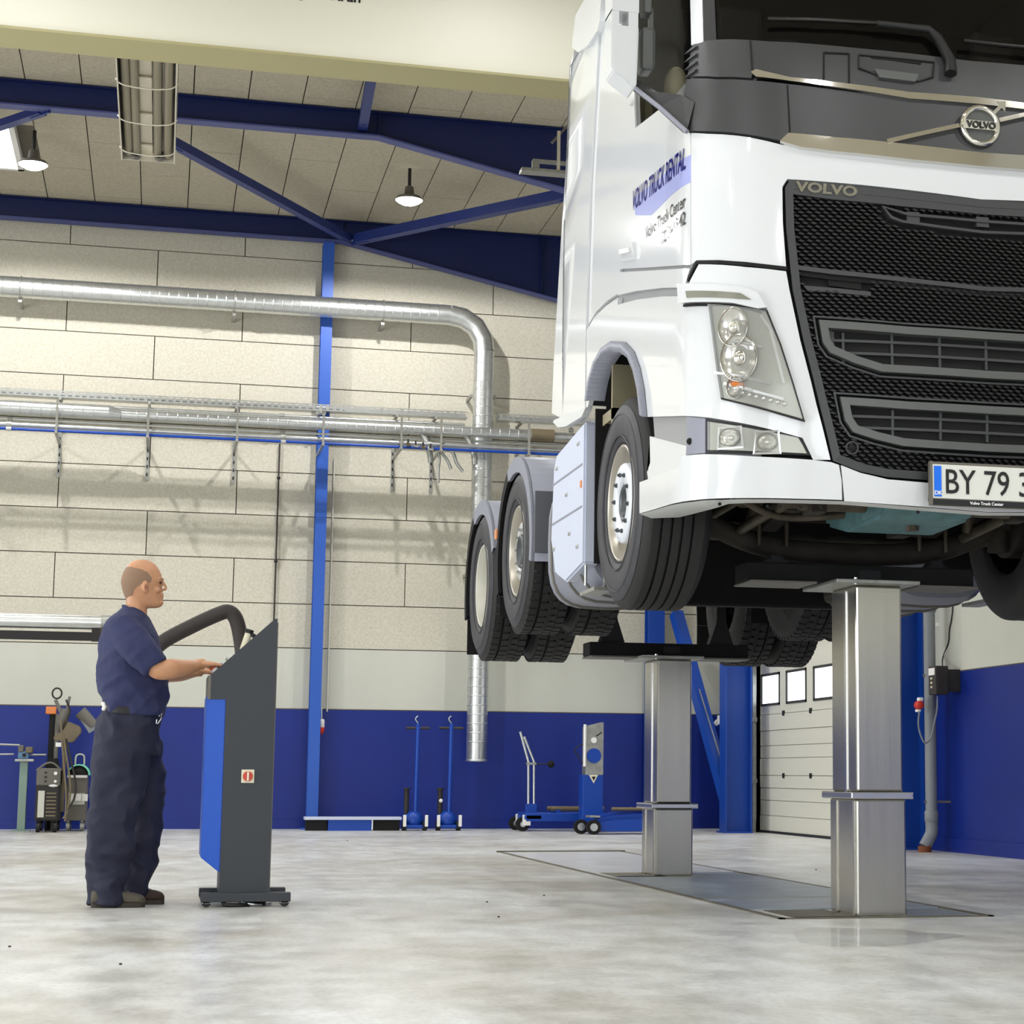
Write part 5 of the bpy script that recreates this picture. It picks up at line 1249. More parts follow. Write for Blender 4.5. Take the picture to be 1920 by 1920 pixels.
for (a, b) in ((1485, 1748), (1500, 1768), (1560, 1775), (1660, 1775), (1740, 1766), (1812, 1755), (1790, 1750), (1720, 1748), (1690, 1742), (1600, 1740), (1520, 1738), (1500, 1744)):
    pts.append(atZ(a, b, .0015))
pud.add(pts, [tuple(range(len(pts)))]); tag(pud.build('puddle', M_wet, recalc=False), 'thin film of water on the floor in front of the large lift post', 'puddle')
for i, (a, b) in enumerate(((36/2, 1560+432/2), (452/2, 1560+498/2), (1303/2, 1577), (1020, 1680), (1605, 1675), (913, 1692), (935, 1720), (1530, 1631))):
    p = atZ(a, b, 0); tag(MB().ball((p.x, p.y, .003), .0055, 5, (1.2, 1, .7)).build('floor_crumb', M_dirt), 'tiny dark crumb lying on the pale concrete floor', 'debris', 'dark crumbs on the floor')

# ================================================================== CONTROL CONSOLE
CYF, CYB = 10.60, 11.02
def cp(x, y): p = atY(x, y, CYF); return (p.x, p.z)
t = thing('control_console', (.45, 10.8, 0), 'tall charcoal lift control console with a blue front cover and sloping top', 'console')
c_tl = cp(391, 1268); c_top = cp(517, 1160); c_tr = cp(511, 1160)
xl0, xl1, xr1 = cp(391, 1285)[0], cp(417, 1500)[0], cp(509.5, 1500)[0]
zt0, zt1 = c_tl[1], c_top[1]; zbody = cp(450, 1672)[1]
zblue = cp(400, 1304)[1]
prof = [(xl0, zt0), (xr1-.012, zt1), (xr1, zt1), (xr1, zbody), (xl1, zbody), (xl1, zblue-.02), (xl0, zblue-.02)]
MB().prism(prof, 'y', CYF, CYB).build('cabinet', M_console, t)
MB().box(xl0-.004, xl0+.012, CYF-.003, CYB+.003, zblue-.02, zt0+.004).build('front_flange', M_weldg, t)
b0, b1, b2, b3 = cp(388, 1304), cp(418, 1304), cp(411, 1637), cp(380, 1608)
MB().prism([(b0[0]-.002, b0[1]), (xl1+.0, b1[1]), (xl1+.0, b2[1]), (b0[0]-.002, b3[1])], 'y', CYF+.006, CYB-.006, .004).build('front_cover', M_consblue, t)
MB().box(xr1, xr1+.006, CYF+.01, CYB-.01, zbody, zt1-.02).build('rear_door', M_weldg, t)
bz_ = cp(450, 1690)[1]; zb1 = cp(450, 1676)[1]; bx0, bx1 = cp(376, 1680)[0], cp(544, 1680)[0]
for y_ in (CYF-.05, CYB-.02):
    MB().box(bx0, bx1, y_, y_+.07, bz_, zb1+.008, .004).build('foot_bar', M_console, t)
MB().box(xl1, xr1, CYF-.0, CYB, zb1, zbody).build('foot_plate', M_console, t)
for x_ in (bx0+.03, bx1-.03):
    for y_ in (CYF-.015, CYB+.015):
        k_ = MB().cyl((x_, y_-.012, .026), (x_, y_+.012, .026), .026, 16).build('caster_wheel', M_dark, t)
        MB().box(x_-.02, x_+.02, y_-.018, y_-.013, .02, bz_).box(x_-.02, x_+.02, y_+.013, y_+.018, .02, bz_).box(x_-.022, x_+.022, y_-.018, y_+.018, bz_-.008, bz_).build('caster_fork', M_steelb, k_)
s0 = cp(452, 1468); s1 = cp(477, 1443)
sp = MB().box(s0[0], s1[0], CYF-.012, CYF, s0[1], s1[1], .003).build('switch_plate', M_yel, t)
scx, scz = (s0[0]+s1[0])/2, (s0[1]+s1[1])/2
MB().cyl((scx, CYF-.024, scz), (scx, CYF-.012, scz), .026, 24).build('rotary_switch', M_redoff, sp)
MB().box(scx-.005, scx+.005, CYF-.036, CYF-.022, scz-.024, scz+.024, .002).build('switch_knob', M_yel, sp)
# controls on the slope
sd = Vector((xr1-xl0, 0, zt1-zt0)).normalized(); nrm = Vector((-sd.z, 0, sd.x))
def on_slope(u, y, h=0): return Vector((xl0, y, zt0))+sd*u+nrm*h
for u_, y_, m_, r_, h_ in ((.05, 10.68, M_redoff, .02, .03), (.085, 10.80, M_whiteo, .014, .018), (.10, 10.9, M_bluemach, .014, .018), (.15, 10.72, M_whiteo, .014, .02), (.15, 10.85, M_weldgreen, .014, .018)):
    MB().cyl(on_slope(u_, y_, .0), on_slope(u_, y_, h_*.5), r_*1.2, 16).build('button_collar', M_whiteo, t)
    MB().cyl(on_slope(u_, y_, h_*.5), on_slope(u_, y_, h_), r_, 16).build('push_button', m_, t)
mb = MB(); a = on_slope(.24, 10.68, .001); 
mb.add([on_slope(u_, y_, h_) for h_ in (0, .004) for u_, y_ in ((.2, 10.66), (.36, 10.66), (.36, 10.94), (.2, 10.94))], [(0, 1, 2, 3), (4, 7, 6, 5), (0, 4, 5, 1), (1, 5, 6, 2), (2, 6, 7, 3), (3, 7, 4, 0)]); mb.build('display', M_inner, t)
for k, pts in enumerate(([(.40, 10.62, .05), (.36, 10.58, .03), (.37, 10.56, .012), (.45, 10.57, .008), (.50, 10.62, .01)], [(.46, 10.7, .07), (.44, 10.62, .03), (.52, 10.60, .01), (.60, 10.66, .008)], [(.50, 10.75, .07), (.50, 10.65, .03), (.56, 10.62, .012), (.58, 10.7, .01)])):
    MB().tube(smooth_path([(x+.0, y, z) for x, y, z in pts], 6), .012, 8).build('floor_cable', M_dark if k != 1 else M_steelb, t)
# canister standing in a clip high on the slope
p0 = atY(458, 1212, 10.72); p1 = atY(466, 1188, 10.72)
u_ = .30
t2 = thing('canister', tuple(p0), 'small cream cylinder with a black cap lying on the console slope', 'canister')
dirc = (p1-p0).normalized()
MB().cyl(p0-dirc*.02, p1, .019, 16).build('canister_body', M_yel, t2)
MB().cyl(p1, p1+dirc*.022, .023, 16).build('cap', M_dark, t2)
MB().bar(p1+Vector((.01, 0, -.0)), p1+Vector((.055, 0, -.028)), .03, .02).build('clip', M_dark, t2)

# exhaust hose on its boom behind the man
HY = 13.0
def hp(x, y, Y=HY): return atY(x, y, Y)
t = thing('exhaust_boom', tuple(hp(0, 1170)), 'silver horizontal extraction tube with dark rail at left, behind the man', 'boom')
a = hp(190, 1168); z_ = a.z
MB().cyl((-8.8, HY, z_), (hp(199, 1168).x, HY, z_), .045, 24).build('silver_tube', M_galv, t)
MB().box(-8.8, hp(196, 1190).x, HY-.02, HY+.02, hp(50, 1199).z, hp(50, 1183).z).build('lower_rail', M_rubseal, t)
MB().box(hp(172, 1190).x, hp(196, 1190).x, HY-.03, HY+.03, hp(50, 1200).z, hp(50, 1176).z).build('end_block', M_rubseal, t)
t = thing('exhaust_hose', tuple(hp(300, 1210)), 'thick black exhaust hose bending over behind the console', 'hose')
pts = [(199, 1168), (200, 1195), (205, 1240), (230, 1262), (268, 1240), (305, 1204), (360, 1174), (408, 1152), (428, 1147), (441, 1158), (449, 1185), (455, 1228), (458, 1270), (461, 1330)]
pw = [hp(x, y) for x, y in pts]
MB().tube(smooth_path(pw, 5), .048, 16).build('hose_body', M_hose, t)
MB().cyl(pw[-1], pw[-1]-Vector((0, 0, .12)), .06, 16, r2=.075).build('nozzle', M_rubseal, t)
MB().tube([pw[0]+Vector((-.03, 0, 0)), pw[0]+Vector((.03, 0, 0))], .052, 16).build('hose_clamp', M_galvd, t)

# ================================================================== THE MAN
PYC = 10.76
def cat_sections(SE, k=4):
    A = np.array(SE, float); out = []
    for i in range(len(A)-1):
        a, b, c, d = A[max(i-1, 0)], A[i], A[i+1], A[min(i+2, len(A)-1)]
        for j in range(k):
            t = j/k; out.append(.5*((2*b)+(c-a)*t+(2*a-5*b+4*c-d)*t*t+(3*b-3*c+d-a)*t**3))
    out.append(A[-1]); return out
def loft_px(SE, Y, mb, n=32, k=4, narrow=0.0, sq=1.0):
    """SE rows: picture row, back edge, front edge, half width; laid on the man's own upright plane"""
    rings = []
    for row in cat_sections(SE, k):
        y_, b_, f_, hw = row[:4]; yc = Y+(row[4] if len(row) > 4 else 0)
        B_ = atY(b_, y_, yc); F_ = atY(f_, y_, yc); cx = (B_.x+F_.x)/2; rx = abs(F_.x-B_.x)/2; z = B_.z
        rg = []
        for i in range(n):
            t = i*2*PI/n; c, s_ = math.cos(t), math.sin(t)
            cs = math.copysign(abs(c)**sq, c); ss = math.copysign(abs(s_)**sq, s_)
            rg.append(Vector((cx+rx*cs, yc+hw*ss*(1-narrow*max(0, c)**1.2), z)))
        rings.append(rg)
    vs = [v for r in rings for v in r]; m = len(rings)
    mb.add(vs, [(i*n+j, i*n+(j+1) % n, (i+1)*n+(j+1) % n, (i+1)*n+j) for i in range(m-1) for j in range(n)]+[tuple(range(n)), tuple((m-1)*n+j for j in range(n))][::1], True)
    return mb
def fuse(mb, name, m, parent, vox, smooth_it=3, disp=None):
    """join overlapping volumes into one continuous surface"""
    o = mb.build('tmp', m); md = o.modifiers.new('r', 'REMESH'); md.mode = 'VOXEL'; md.voxel_size = vox; md.use_smooth_shade = True
    dg = bpy.context.evaluated_depsgraph_get(); me = bpy.data.meshes.new_from_object(o.evaluated_get(dg))
    bm = bmesh.new(); bm.from_mesh(me)
    for _ in range(smooth_it): bmesh.ops.smooth_vert(bm, verts=bm.verts[:], factor=.5, use_axis_x=True, use_axis_y=True, use_axis_z=True)
    bm.normal_update()
    if disp:
        for v in bm.verts: v.co += v.normal*disp(v.co)
    out = MB(); bm.verts.index_update(); out.add([v.co[:] for v in bm.verts], [[v.index for v in f.verts] for f in bm.faces], True); bm.free()
    bpy.data.objects.remove(o); bpy.data.meshes.remove(me)
    return out.build(name, m, parent, recalc=False)
man = thing('person', (-.12, 10.76, 0), 'bald man in navy t-shirt and work trousers operating the console', 'person')
MM = lambda x, y, Y=PYC: atY(x, y, Y)
body = MB()
head = [(1049.5, 257, 277, .02), (1052, 249, 285, .036), (1057, 243, 292, .05), (1064, 237, 297.5, .062), (1073, 231.5, 302, .071), (1083, 228.5, 305, .076), (1092, 227.5, 305.5, .077), (1100, 228.5, 304, .075),
        (1108, 230.5, 304.5, .070), (1116, 233.5, 305, .064), (1124, 237, 305, .057), (1131, 240, 304.5, .050), (1136, 242, 302, .042), (1139, 243, 294, .036)]
loft_px(head, PYC, body, narrow=.28, sq=.94)
neck = [(1104, 232, 270, .056), (1122, 236, 276, .057), (1138, 235, 276, .060), (1152, 228, 276, .068), (1168, 218, 276, .088), (1185, 212, 274, .10)]
loft_px(neck, PYC, body)
# nose, brow, lips, chin, ear
npb = MM(306, 1090); 
body.tube([MM(303, 1087), MM(307.5, 1094), MM(311.5, 1101), MM(310, 1105), MM(305, 1106)], [.007, .007, .008, .0085, .007], 10)
body.ball(MM(307, 1105, PYC-.008), .0065, 6); body.ball(MM(307, 1105, PYC+.008), .0065, 6)
for q in (-.030, .030): body.tube([MM(299, 1087, PYC+q*1.5), MM(304, 1086, PYC+q), MM(306, 1086, PYC+q*.4)], .0075, 8)
body.ball(MM(304, 1115), .014, 8, (.7, 1.5, .55)); body.ball(MM(303.5, 1120), .014, 8, (.7, 1.4, .6)); body.ball(MM(300, 1130), .022, 8, (.9, 1.1, .8))
for q in (-1, 1): body.ball(MM(294, 1106, PYC+q*.038), .020, 8, (1, .8, .9))
for q in (-1, 1):
    body.ball(MM(272, 1100, PYC+q*.078), .030, 8, (.55, .35, 1.0)); body.ball(MM(274, 1108, PYC+q*.074), .014, 8, (.7, .5, 1.0))
# near arm
def limb(pts, rs, mb): mb.tube(smooth_path(pts, 4), np.interp(np.linspace(0, len(rs)-1, (len(pts)-1)*4+1), range(len(rs)), rs).tolist(), 18)
near = [MM(262, 1215, 10.53), MM(290, 1250, 10.50), MM(304, 1256, 10.50), MM(322, 1254, 10.51), MM(345, 1252, 10.57), MM(362, 1249, 10.63), MM(374, 1246, 10.67)]
limb(near, [.052, .052, .053, .053, .044, .034, .028], body)
far = [MM(270, 1215, 10.98), MM(300, 1256, 11.0), MM(315, 1262, 10.99), MM(340, 1262, 10.94), MM(358, 1260, 10.88), MM(370, 1259, 10.85)]
limb(far, [.050, .050, .050, .045, .034, .027], body)
def hand(mb, w, fw, sg, tips, th):
    """w wrist, fw forward direction, five separate fingers"""
    fw = Vector(fw).normalized(); side = Vector((0, 1, 0)); up = side.cross(fw).normalized()
    if up.z < 0: up = -up
    c = w+fw*.048
    rot = Matrix((fw, side, up)).transposed()
    mb.ball(c, 1, 10, (.052, .043, .018), rot)
    mb.tube([w-fw*.02, w+fw*.03], [.027, .03], 12)
    for i, o_ in enumerate((-.033, -.011, .011, .032)):
        L_ = (.066, .074, .070, .056)[i]; b = w+fw*.088+side*o_
        p1_ = b+fw*L_*.42+up*-.004; p2_ = p1_+(fw*.75-up*(.55+.1*i))*L_*.34; p3_ = p2_+(fw*.35-up*.8)*L_*.28
        mb.tube([b-fw*.02, b, p1_, p2_, p3_], [.011, .0105, .0098, .009, .0075], 10); mb.ball(p3_, .0078, 6)
    b = w+fw*.035+side*sg*.036
    mb.tube([b-fw*.01-side*sg*.01, b+fw*.02+side*sg*.016-up*.008, b+fw*.048+side*sg*.018-up*.016, b+fw*.07+side*sg*.010-up*.022], [.014, .0125, .011, .0085], 10); mb.ball(b+fw*.07+side*sg*.010-up*.022, .0088, 6)
skin = body
hand(skin, MM(373, 1245, 10.67), (1, .05, -.02), 1, None, None)
hand(skin, MM(368, 1259, 10.85), (1, .02, .08), -1, None, None)
fuse(skin, 'body', M_skin, man, .0042, 2)
bodyo = [c for c in man.children][0]
for q in (-1, 1):
    e_ = MB().ball(MM(301.5, 1093, PYC+q*.036), .0085, 8, (.75, 1.0, .7)).build('eye', M_eye, man)
    MB().tube([MM(298, 1085.5, PYC+q*.055), MM(303.5, 1084.5, PYC+q*.036), MM(305.5, 1086, PYC+q*.018)], [.002, .004, .003], 6).build('eyebrow', M_hair, man)
    MB().ball(MM(273, 1100, PYC+q*.090), .013, 6, (.5, .3, 1.1)).build('ear_hollow', M_lip, man)
MB().tube([MM(301, 1117.5, PYC-.024), MM(305.2, 1117.5, PYC), MM(301, 1117.5, PYC+.024)], .003, 6).build('mouth', M_lip, man)
# close-cropped hair round sides and back
hs = [(1064, 236.5, 297, .0625), (1073, 231, 301.5, .0718), (1083, 227.8, 304.5, .0772), (1092, 226.8, 305, .0784), (1100, 227.8, 304, .0765), (1108, 229.8, 303, .0718), (1116, 232.6, 303, .066), (1124, 236, 303, .058), (1130, 236, 300, .0575)]
hm = MB(); rows = cat_sections(hs, 8); n = 120; grid = []
for ri, row in enumerate(rows):
    y_, b_, f_, hw = row; B_ = atY(b_, y_, PYC); F_ = atY(f_, y_, PYC); cx = (B_.x+F_.x)/2; rx = (F_.x-B_.x)/2
    grid.append([Vector((cx+rx*math.copysign(abs(math.cos(i*2*PI/n))**.94, math.cos(i*2*PI/n)), PYC+hw*math.copysign(abs(math.sin(i*2*PI/n))**.94, math.sin(i*2*PI/n))*(1-.28*max(0, math.cos(i*2*PI/n))**1.2), B_.z)) for i in range(n)])
fs = []
for r in range(len(rows)-1):
    y_ = rows[r][0]
    for i in range(n):
        a_ = abs(((i+.5)*360/n+180) % 360-180)             # 0 = face, 180 = back
        lim = np.interp(y_, [1064, 1068, 1074, 1084, 1092, 1096, 1104, 1112, 1130], [130, 92, 72, 62, 66, 92, 108, 118, 140])
        if a_ > lim: fs.append((r*n+i, r*n+(i+1) % n, (r+1)*n+(i+1) % n, (r+1)*n+i))
hm.add([v for g_ in grid for v in g_], fs, True); hm.build('hair', M_hair, man, recalc=True)
# t-shirt
sh = MB()
tors = [(1139, 229, 258, .068), (1146, 222, 268, .098), (1154, 210, 277, .145), (1163, 201, 284, .180), (1176, 194, 292, .205), (1194, 189, 299, .212), (1218, 185, 305, .208), (1250, 183.5, 310, .20), (1280, 185, 314, .192), (1305, 188, 315, .188), (1326, 191, 312, .184), (1340, 195, 306, .180)]
loft_px(tors, PYC, sh, n=40, sq=.9)
for q, ys in ((-1, (10.60, 10.55, 10.51, 10.50)), (1, (10.92, 10.97, 11.01, 11.02))):
    limb([MM(226, 1172, ys[0]), MM(246, 1196, ys[1]), MM(268, 1224, ys[2]), MM(291, 1250, ys[3])], [.075, .088, .084, .072], sh)
def wrinkle(sc_, amp, kz=1.0, seed=0.0):
    def f(co):
        n1 = noise.noise(Vector((co.x*sc_, co.y*sc_*.8, co.z*sc_*kz+seed))); n2 = noise.noise(Vector((co.x*sc_*2.4+4, co.y*sc_*2.2, co.z*sc_*2.0*kz+seed)))
        return amp*(1-2.2*abs(n1))*.7+amp*.5*n2-amp*.5
    return f
def shirt_disp(co):
    # diagonal drag folds from shoulder to belly
    d = co.x*.75+co.z*.7
    n1 = noise.noise(Vector((d*9, co.y*4, (co.z-co.x)*2.6)))
    k = .45+.55*min(1, max(0, (1.45-co.z)/.25))
    n2 = noise.noise(Vector((co.x*7-co.z*9, co.y*5, co.z*5)))
    return k*(.016*(.6-2.4*abs(n1))+.010*(.4-2*abs(n2)))+.002*noise.noise(co*30)
so = fuse(sh, 'tshirt', M_shirt, man, .007, 3, shirt_disp)
# collar ring
cr_ = []
for a_ in np.linspace(0, 2*PI, 29):
    B_ = MM(231, 1136.5); F_ = MM(272, 1164); cx = (B_+F_)/2
    cr_.append(Vector((cx.x+(F_.x-B_.x)/2*math.cos(a_), PYC+.078*math.sin(a_), cx.z+(F_.z-B_.z)/2*math.cos(a_)+.0)))
MB().tube(cr_, .009, 8, False).build('collar', M_shirt, man)
# trousers
tr_ = MB()
loft_px([(1330, 191, 304, .168), (1345, 187, 304, .178), (1365, 181, 304, .185), (1390, 177, 304, .190), (1412, 176, 300, .180)], PYC, tr_, n=40, sq=.9)
loft_px([(1385, 178, 285, .095), (1420, 173, 279, .105), (1450, 170, 274, .103), (1485, 168, 270, .100), (1520, 167, 265, .098), (1560, 163, 260, .098), (1600, 160, 253, .096), (1640, 161, 246, .092), (1670, 162, 243, .090), (1697, 163, 239, .086)], 10.665, tr_)
loft_px([(1385, 215, 304, .095), (1420, 222, 305, .10), (1450, 232, 309, .098), (1485, 237, 311, .096), (1520, 236, 311, .095), (1560, 231, 307, .094), (1600, 229, 298, .090), (1640, 228, 287, .088), (1678, 228, 274, .083)], 10.875, tr_)
def tr_disp(co):
    low = max(0, min(1, (.75-co.z)/.5))
    n1 = noise.noise(Vector((co.x*5+co.z*1.5, co.y*5, co.z*(5+5*low)))); n2 = noise.noise(Vector((co.x*12, co.y*9, co.z*15+3)))
    n3 = noise.noise(Vector((co.x*9+co.z*6, co.y*6, co.z*9-co.x*5)))
    return (.016+.014*low)*(.5-2.0*abs(n1))+.007*n2+.010*(.4-2*abs(n3))
fuse(tr_, 'trousers', M_trouser, man, .008, 2, tr_disp)
bl_ = MB(); pts = []
for a_ in np.linspace(0, 2*PI, 41)[:-1]:
    B_ = MM(190.5, 1328); F_ = MM(305, 1342); cx = (B_+F_)/2
    pts.append(Vector((cx.x+(F_.x-B_.x)/2*math.cos(a_), PYC+.178*math.sin(a_), cx.z+(F_.z-B_.z)/2*math.cos(a_))))
n = len(pts); vs = [p+Vector((0, 0, h)) for h in (-.018, .018) for p in pts]
bl_.add(vs, [(i, (i+1) % n, n+(i+1) % n, n+i) for i in range(n)], True); bl_.build('belt', M_belt, man)
MB().tube([MM(298, 1343, 10.62), MM(303, 1338, 10.61), MM(302, 1348, 10.60), MM(296, 1357, 10.60), MM(293, 1357, 10.60), MM(294, 1349, 10.60)], .0035, 6).build('belt_clip', M_steelb, man)
MB().tube([MM(193, 1318, 10.60), MM(196, 1325, 10.585), MM(194, 1330, 10.60)], .010, 8).build('rim_glint', M_whiteo, man)  # white blob added for the rim-light highlight at his back
# shoes
def shoe(x0, x1, ybase, Y, m, ht):
    mb = MB(); A_ = MM(x0, ybase, Y); B_ = MM(x1, ybase, Y); L_ = B_.x-A_.x; rings = []; n = 20
    secs = [(0, .016, .060), (.04, .032, .075), (.2, .040, .085), (.36, .041, .098), (.5, .044, .078), (.68, .050, .064), (.84, .050, .056), (.95, .038, .044), (1.0, .015, .026)]
    for f_, hw, h_ in cat_sections(secs, 3):
        rg = []
        for i in range(n):
            t_ = i*2*PI/n; c_, s_ = math.cos(t_), math.sin(t_)
            rg.append(Vector((A_.x+L_*f_, Y+hw*math.copysign(abs(c_)**.75, c_), .014+h_*ht/2*(1+math.copysign(abs(s_)**.7, s_)))))
        rings.append(rg)
    m_ = len(rings)
    mb.add([v for r in rings for v in r], [(i*n+j, i*n+(j+1) % n, (i+1)*n+(j+1) % n, (i+1)*n+j) for i in range(m_-1) for j in range(n)]+[tuple(range(n)), tuple((m_-1)*n+j for j in range(n))], True)
    so_ = mb.build('shoe', m, man)
    sl = MB(); ring2 = [(f_, hw+.004) for f_, hw, h_ in cat_sections(secs, 3)]
    poly = [(A_.x+L_*f_, Y-hw) for f_, hw in ring2]+[(A_.x+L_*f_, Y+hw) for f_, hw in reversed(ring2)]
    sl.prism(poly, 'z', .0, .024); sl.build('sole', M_sole, so_)
    for k in range(4):
        p = Vector((A_.x+L_*(.46+.07*k), Y, .014+(.085-.007*k)*ht)); MB().tube([p+Vector((0, -.026, -.010)), p+Vector((0, 0, .002)), p+Vector((.012, .026, -.010))], .003, 6).build('lace', M_galvd, so_)
    return so_
shoe(170, 272, 1702, 10.655, M_shoe, 1.0); shoe(222, 308, 1694, 10.875, M_shoed, 1.0)

# ================================================================== THINGS ALONG THE BACK WALL
WY = 24.1
def bw(x, y, Y=WY): return atY(x, y, Y)
# vise on its sage green pedestal
vx0 = bw(42, 1500).x
t = thing('pedestal_vise', (vx0, WY, 0), 'blue bench vise on a sage green steel pedestal at the left edge', 'vise')
z1 = bw(42, 1428).z
MB().box(vx0-.045, vx0+.045, WY-.045, WY+.045, .012, z1, .004).build('pedestal', M_vise, t)
MB().box(vx0-.10, vx0+.10, WY-.1, WY+.1, 0, .012).build('base_plate', M_vise, t)
MB().box(vx0-.10, vx0+.11, WY-.09, WY+.09, z1, z1+.03, .004).build('mount_plate', M_galvd, t)
MB().box(vx0-.07, vx0+.05, WY-.07, WY+.05, z1+.03, z1+.12, .012).build('vise_body', M_visetop, t)
MB().box(vx0-.07, vx0-.01, WY-.08, WY+.06, z1+.11, z1+.19, .01).build('fixed_jaw', M_weldg, t)
MB().box(vx0+.01, vx0+.09, WY-.08, WY+.06, z1+.10, z1+.17, .01).build('sliding_jaw', M_olive, t)
MB().cyl((vx0+.05, WY, z1+.08), (vx0+.24, WY, z1+.08), .012, 10).build('spindle', M_galvd, t)
MB().cyl((vx0-.40, WY-.02, z1+.20), (vx0-.06, WY-.02, z1+.19), .012, 8).build('upper_bar', M_galvd, t)
MB().cyl((vx0-.40, WY-.02, z1+.08), (vx0-.12, WY-.02, z1+.085), .010, 8).build('handle_bar', M_galvd, t)
MB().cyl((vx0+.0, WY-.07, z1+.075), (vx0, WY-.085, z1+.075), .022, 16).build('swivel_nut', M_dark, t)
# welding machine
WD = 23.5
def wd(x, y, Y=WD): return atY(x, y, Y)
wx0, wx1 = wd(66, 1500).x, wd(112, 1500).x; wz0, wz1 = .13, wd(90, 1440).z
t = thing('welding_machine', ((wx0+wx1)/2, WD+.3, 0), 'grey and black welding machine on wheels with a raised mast', 'welding machine')
MB().box(wx0, wx1, WD, WD+.75, wz0, wz1, .02).build('lower_case', M_weldd, t)
MB().box(wx0+.0, wx1, WD-.01, WD+.60, wz1-.20, wz1-.0, .015).build('control_unit', M_weldg, t)
MB().prism([(wx0+.08, wz1), (wx1-.04, wz1), (wx1-.06, wz1+.11), (wx0+.11, wz1+.11)], 'y', WD+.05, WD+.6, .008).build('hood', M_inner, t)
MB().box(wx0+.03, wx0+.10, WD-.012, WD, wz0+.04, wz0+.34).build('side_label', M_weldl, t)
for k in range(7): MB().box(wx0+.12, wx1-.04, WD-.010, WD-.002, wz0+.05+k*.042, wz0+.068+k*.042).build('vent_slat', M_olive, t)
for x_, z_, r_ in ((wx0+.21, wz1-.06, .02), (wx0+.21, wz1-.15, .016)): MB().cyl((x_, WD-.03, z_), (x_, WD-.008, z_), r_, 14).build('knob', M_whiteo, t)
for k in range(3): MB().box(wx0+.09, wx0+.115, WD-.018, WD-.008, wz1-.06-k*.05, wz1-.045-k*.05).build('socket', M_inner, t)
MB().ball((wx0+.19, WD-.0, wz0+.40), .045, 8, (1.2, .3, .4)).build('maker_badge', M_whiteo, t)
MB().tube(smooth_path([(wx0+.0, WD, wz1-.03), (wx0+.10, WD, wz1+.05), (wx1-.08, WD, wz1+.05), (wx1, WD, wz1-.03)], 5), .012, 8).build('carry_handle', M_weldg, t)
for x_ in (wx0+.04, wx1-.04):
    for y_ in (WD+.05, WD+.68): MB().cyl((x_-.02, y_, .06), (x_+.02, y_, .06), .06, 18).cyl((x_-.012, y_, .06), (x_+.012, y_, .13), .02, 8).build('wheel', M_dark, t)
mx = wd(119, 1400).x
MB().box(mx-.02, mx+.02, WD+.3, WD+.34, wz1-.5, wd(117, 1345).z).build('mast', M_olive, t)
MB().tube(smooth_path([wd(110, 1368, WD+.25), wd(116, 1350, WD+.2), wd(124, 1330, WD+.2)], 4), .05, 10).build('mast_head', M_weldg, t)
rg = wd(107, 1300, WD+.2)
MB().tube([rg+Vector((.052*math.cos(a_), 0, .06*math.sin(a_))) for a_ in np.linspace(0, 2*PI, 21)], .010, 8, False).build('lifting_eye', M_weldd, t)
MB().bar(wd(118, 1345, WD+.2), wd(104, 1312, WD+.2), .03, .04).bar(wd(122, 1345, WD+.2), wd(131, 1306, WD+.2), .025, .03).build('head_arms', M_weldg, t)
MB().prism([tuple(wd(*p)[i] for i in (0, 2)) for p in ((99, 1381), (118, 1368), (128, 1352), (150, 1362), (152, 1372), (136, 1392), (120, 1391), (100, 1387))], 'y', WD+.1, WD+.35, .01).build('wire_feeder', M_olive, t)
fan = MB(); c = wd(158, 1346, WD+.2)
fan.cyl(c+Vector((-.05, .0, .07)), c+Vector((.11, 0, -.09)), .075, 20, r2=.06); fan.build('feeder_hood', M_weldg, t)
c2 = wd(168, 1358, WD+.18); MB().bar(c2+Vector((-.06, 0, .09)), c2+Vector((.05, 0, -.07)), .04, .12).build('feeder_cover', M_pipegrey, t)
for k, pp in enumerate(([(118, 1372), (122, 1400), (128, 1440), (132, 1480), (126, 1520), (118, 1535)], [(124, 1385), (134, 1430), (142, 1470), (138, 1500), (124, 1520)], [(114, 1350), (117, 1400), (121, 1450), (124, 1490), (122, 1540)], [(126, 1350), (131, 1332), (124, 1312)])):
    MB().tube(smooth_path([wd(a_, b_, WD-.06) for a_, b_ in pp], 4), .013, 6).build('torch_cable', M_weldd if k % 2 else M_olive, t)
MB().box(wd(104, 1395).x, wd(114, 1395).x, WD+.05, WD+.1, wd(104, 1400).z, wd(104, 1392).z).build('white_tag', M_whiteo, t)
tt = thing('upright_tubes', (wd(98, 1450).x, 24.35, 0), 'two slim dark upright tubes with an orange top behind the welding machine', 'tubes')
for x_, r_, m_ in ((91, .035, M_inner), (100, .028, M_weldg)):
    q0 = wd(x_, 1500, 24.35).x; MB().cyl((q0, 24.35, 0), (q0, 24.35, wd(x_, 1338, 24.35).z), r_, 12).build('upright_tube', m_, tt)
q = wd(96, 1333, 24.35); MB().box(q.x-.06, q.x+.06, 24.3, 24.4, q.z-.04, q.z+.05, .01).build('orange_valve', M_amber, tt)
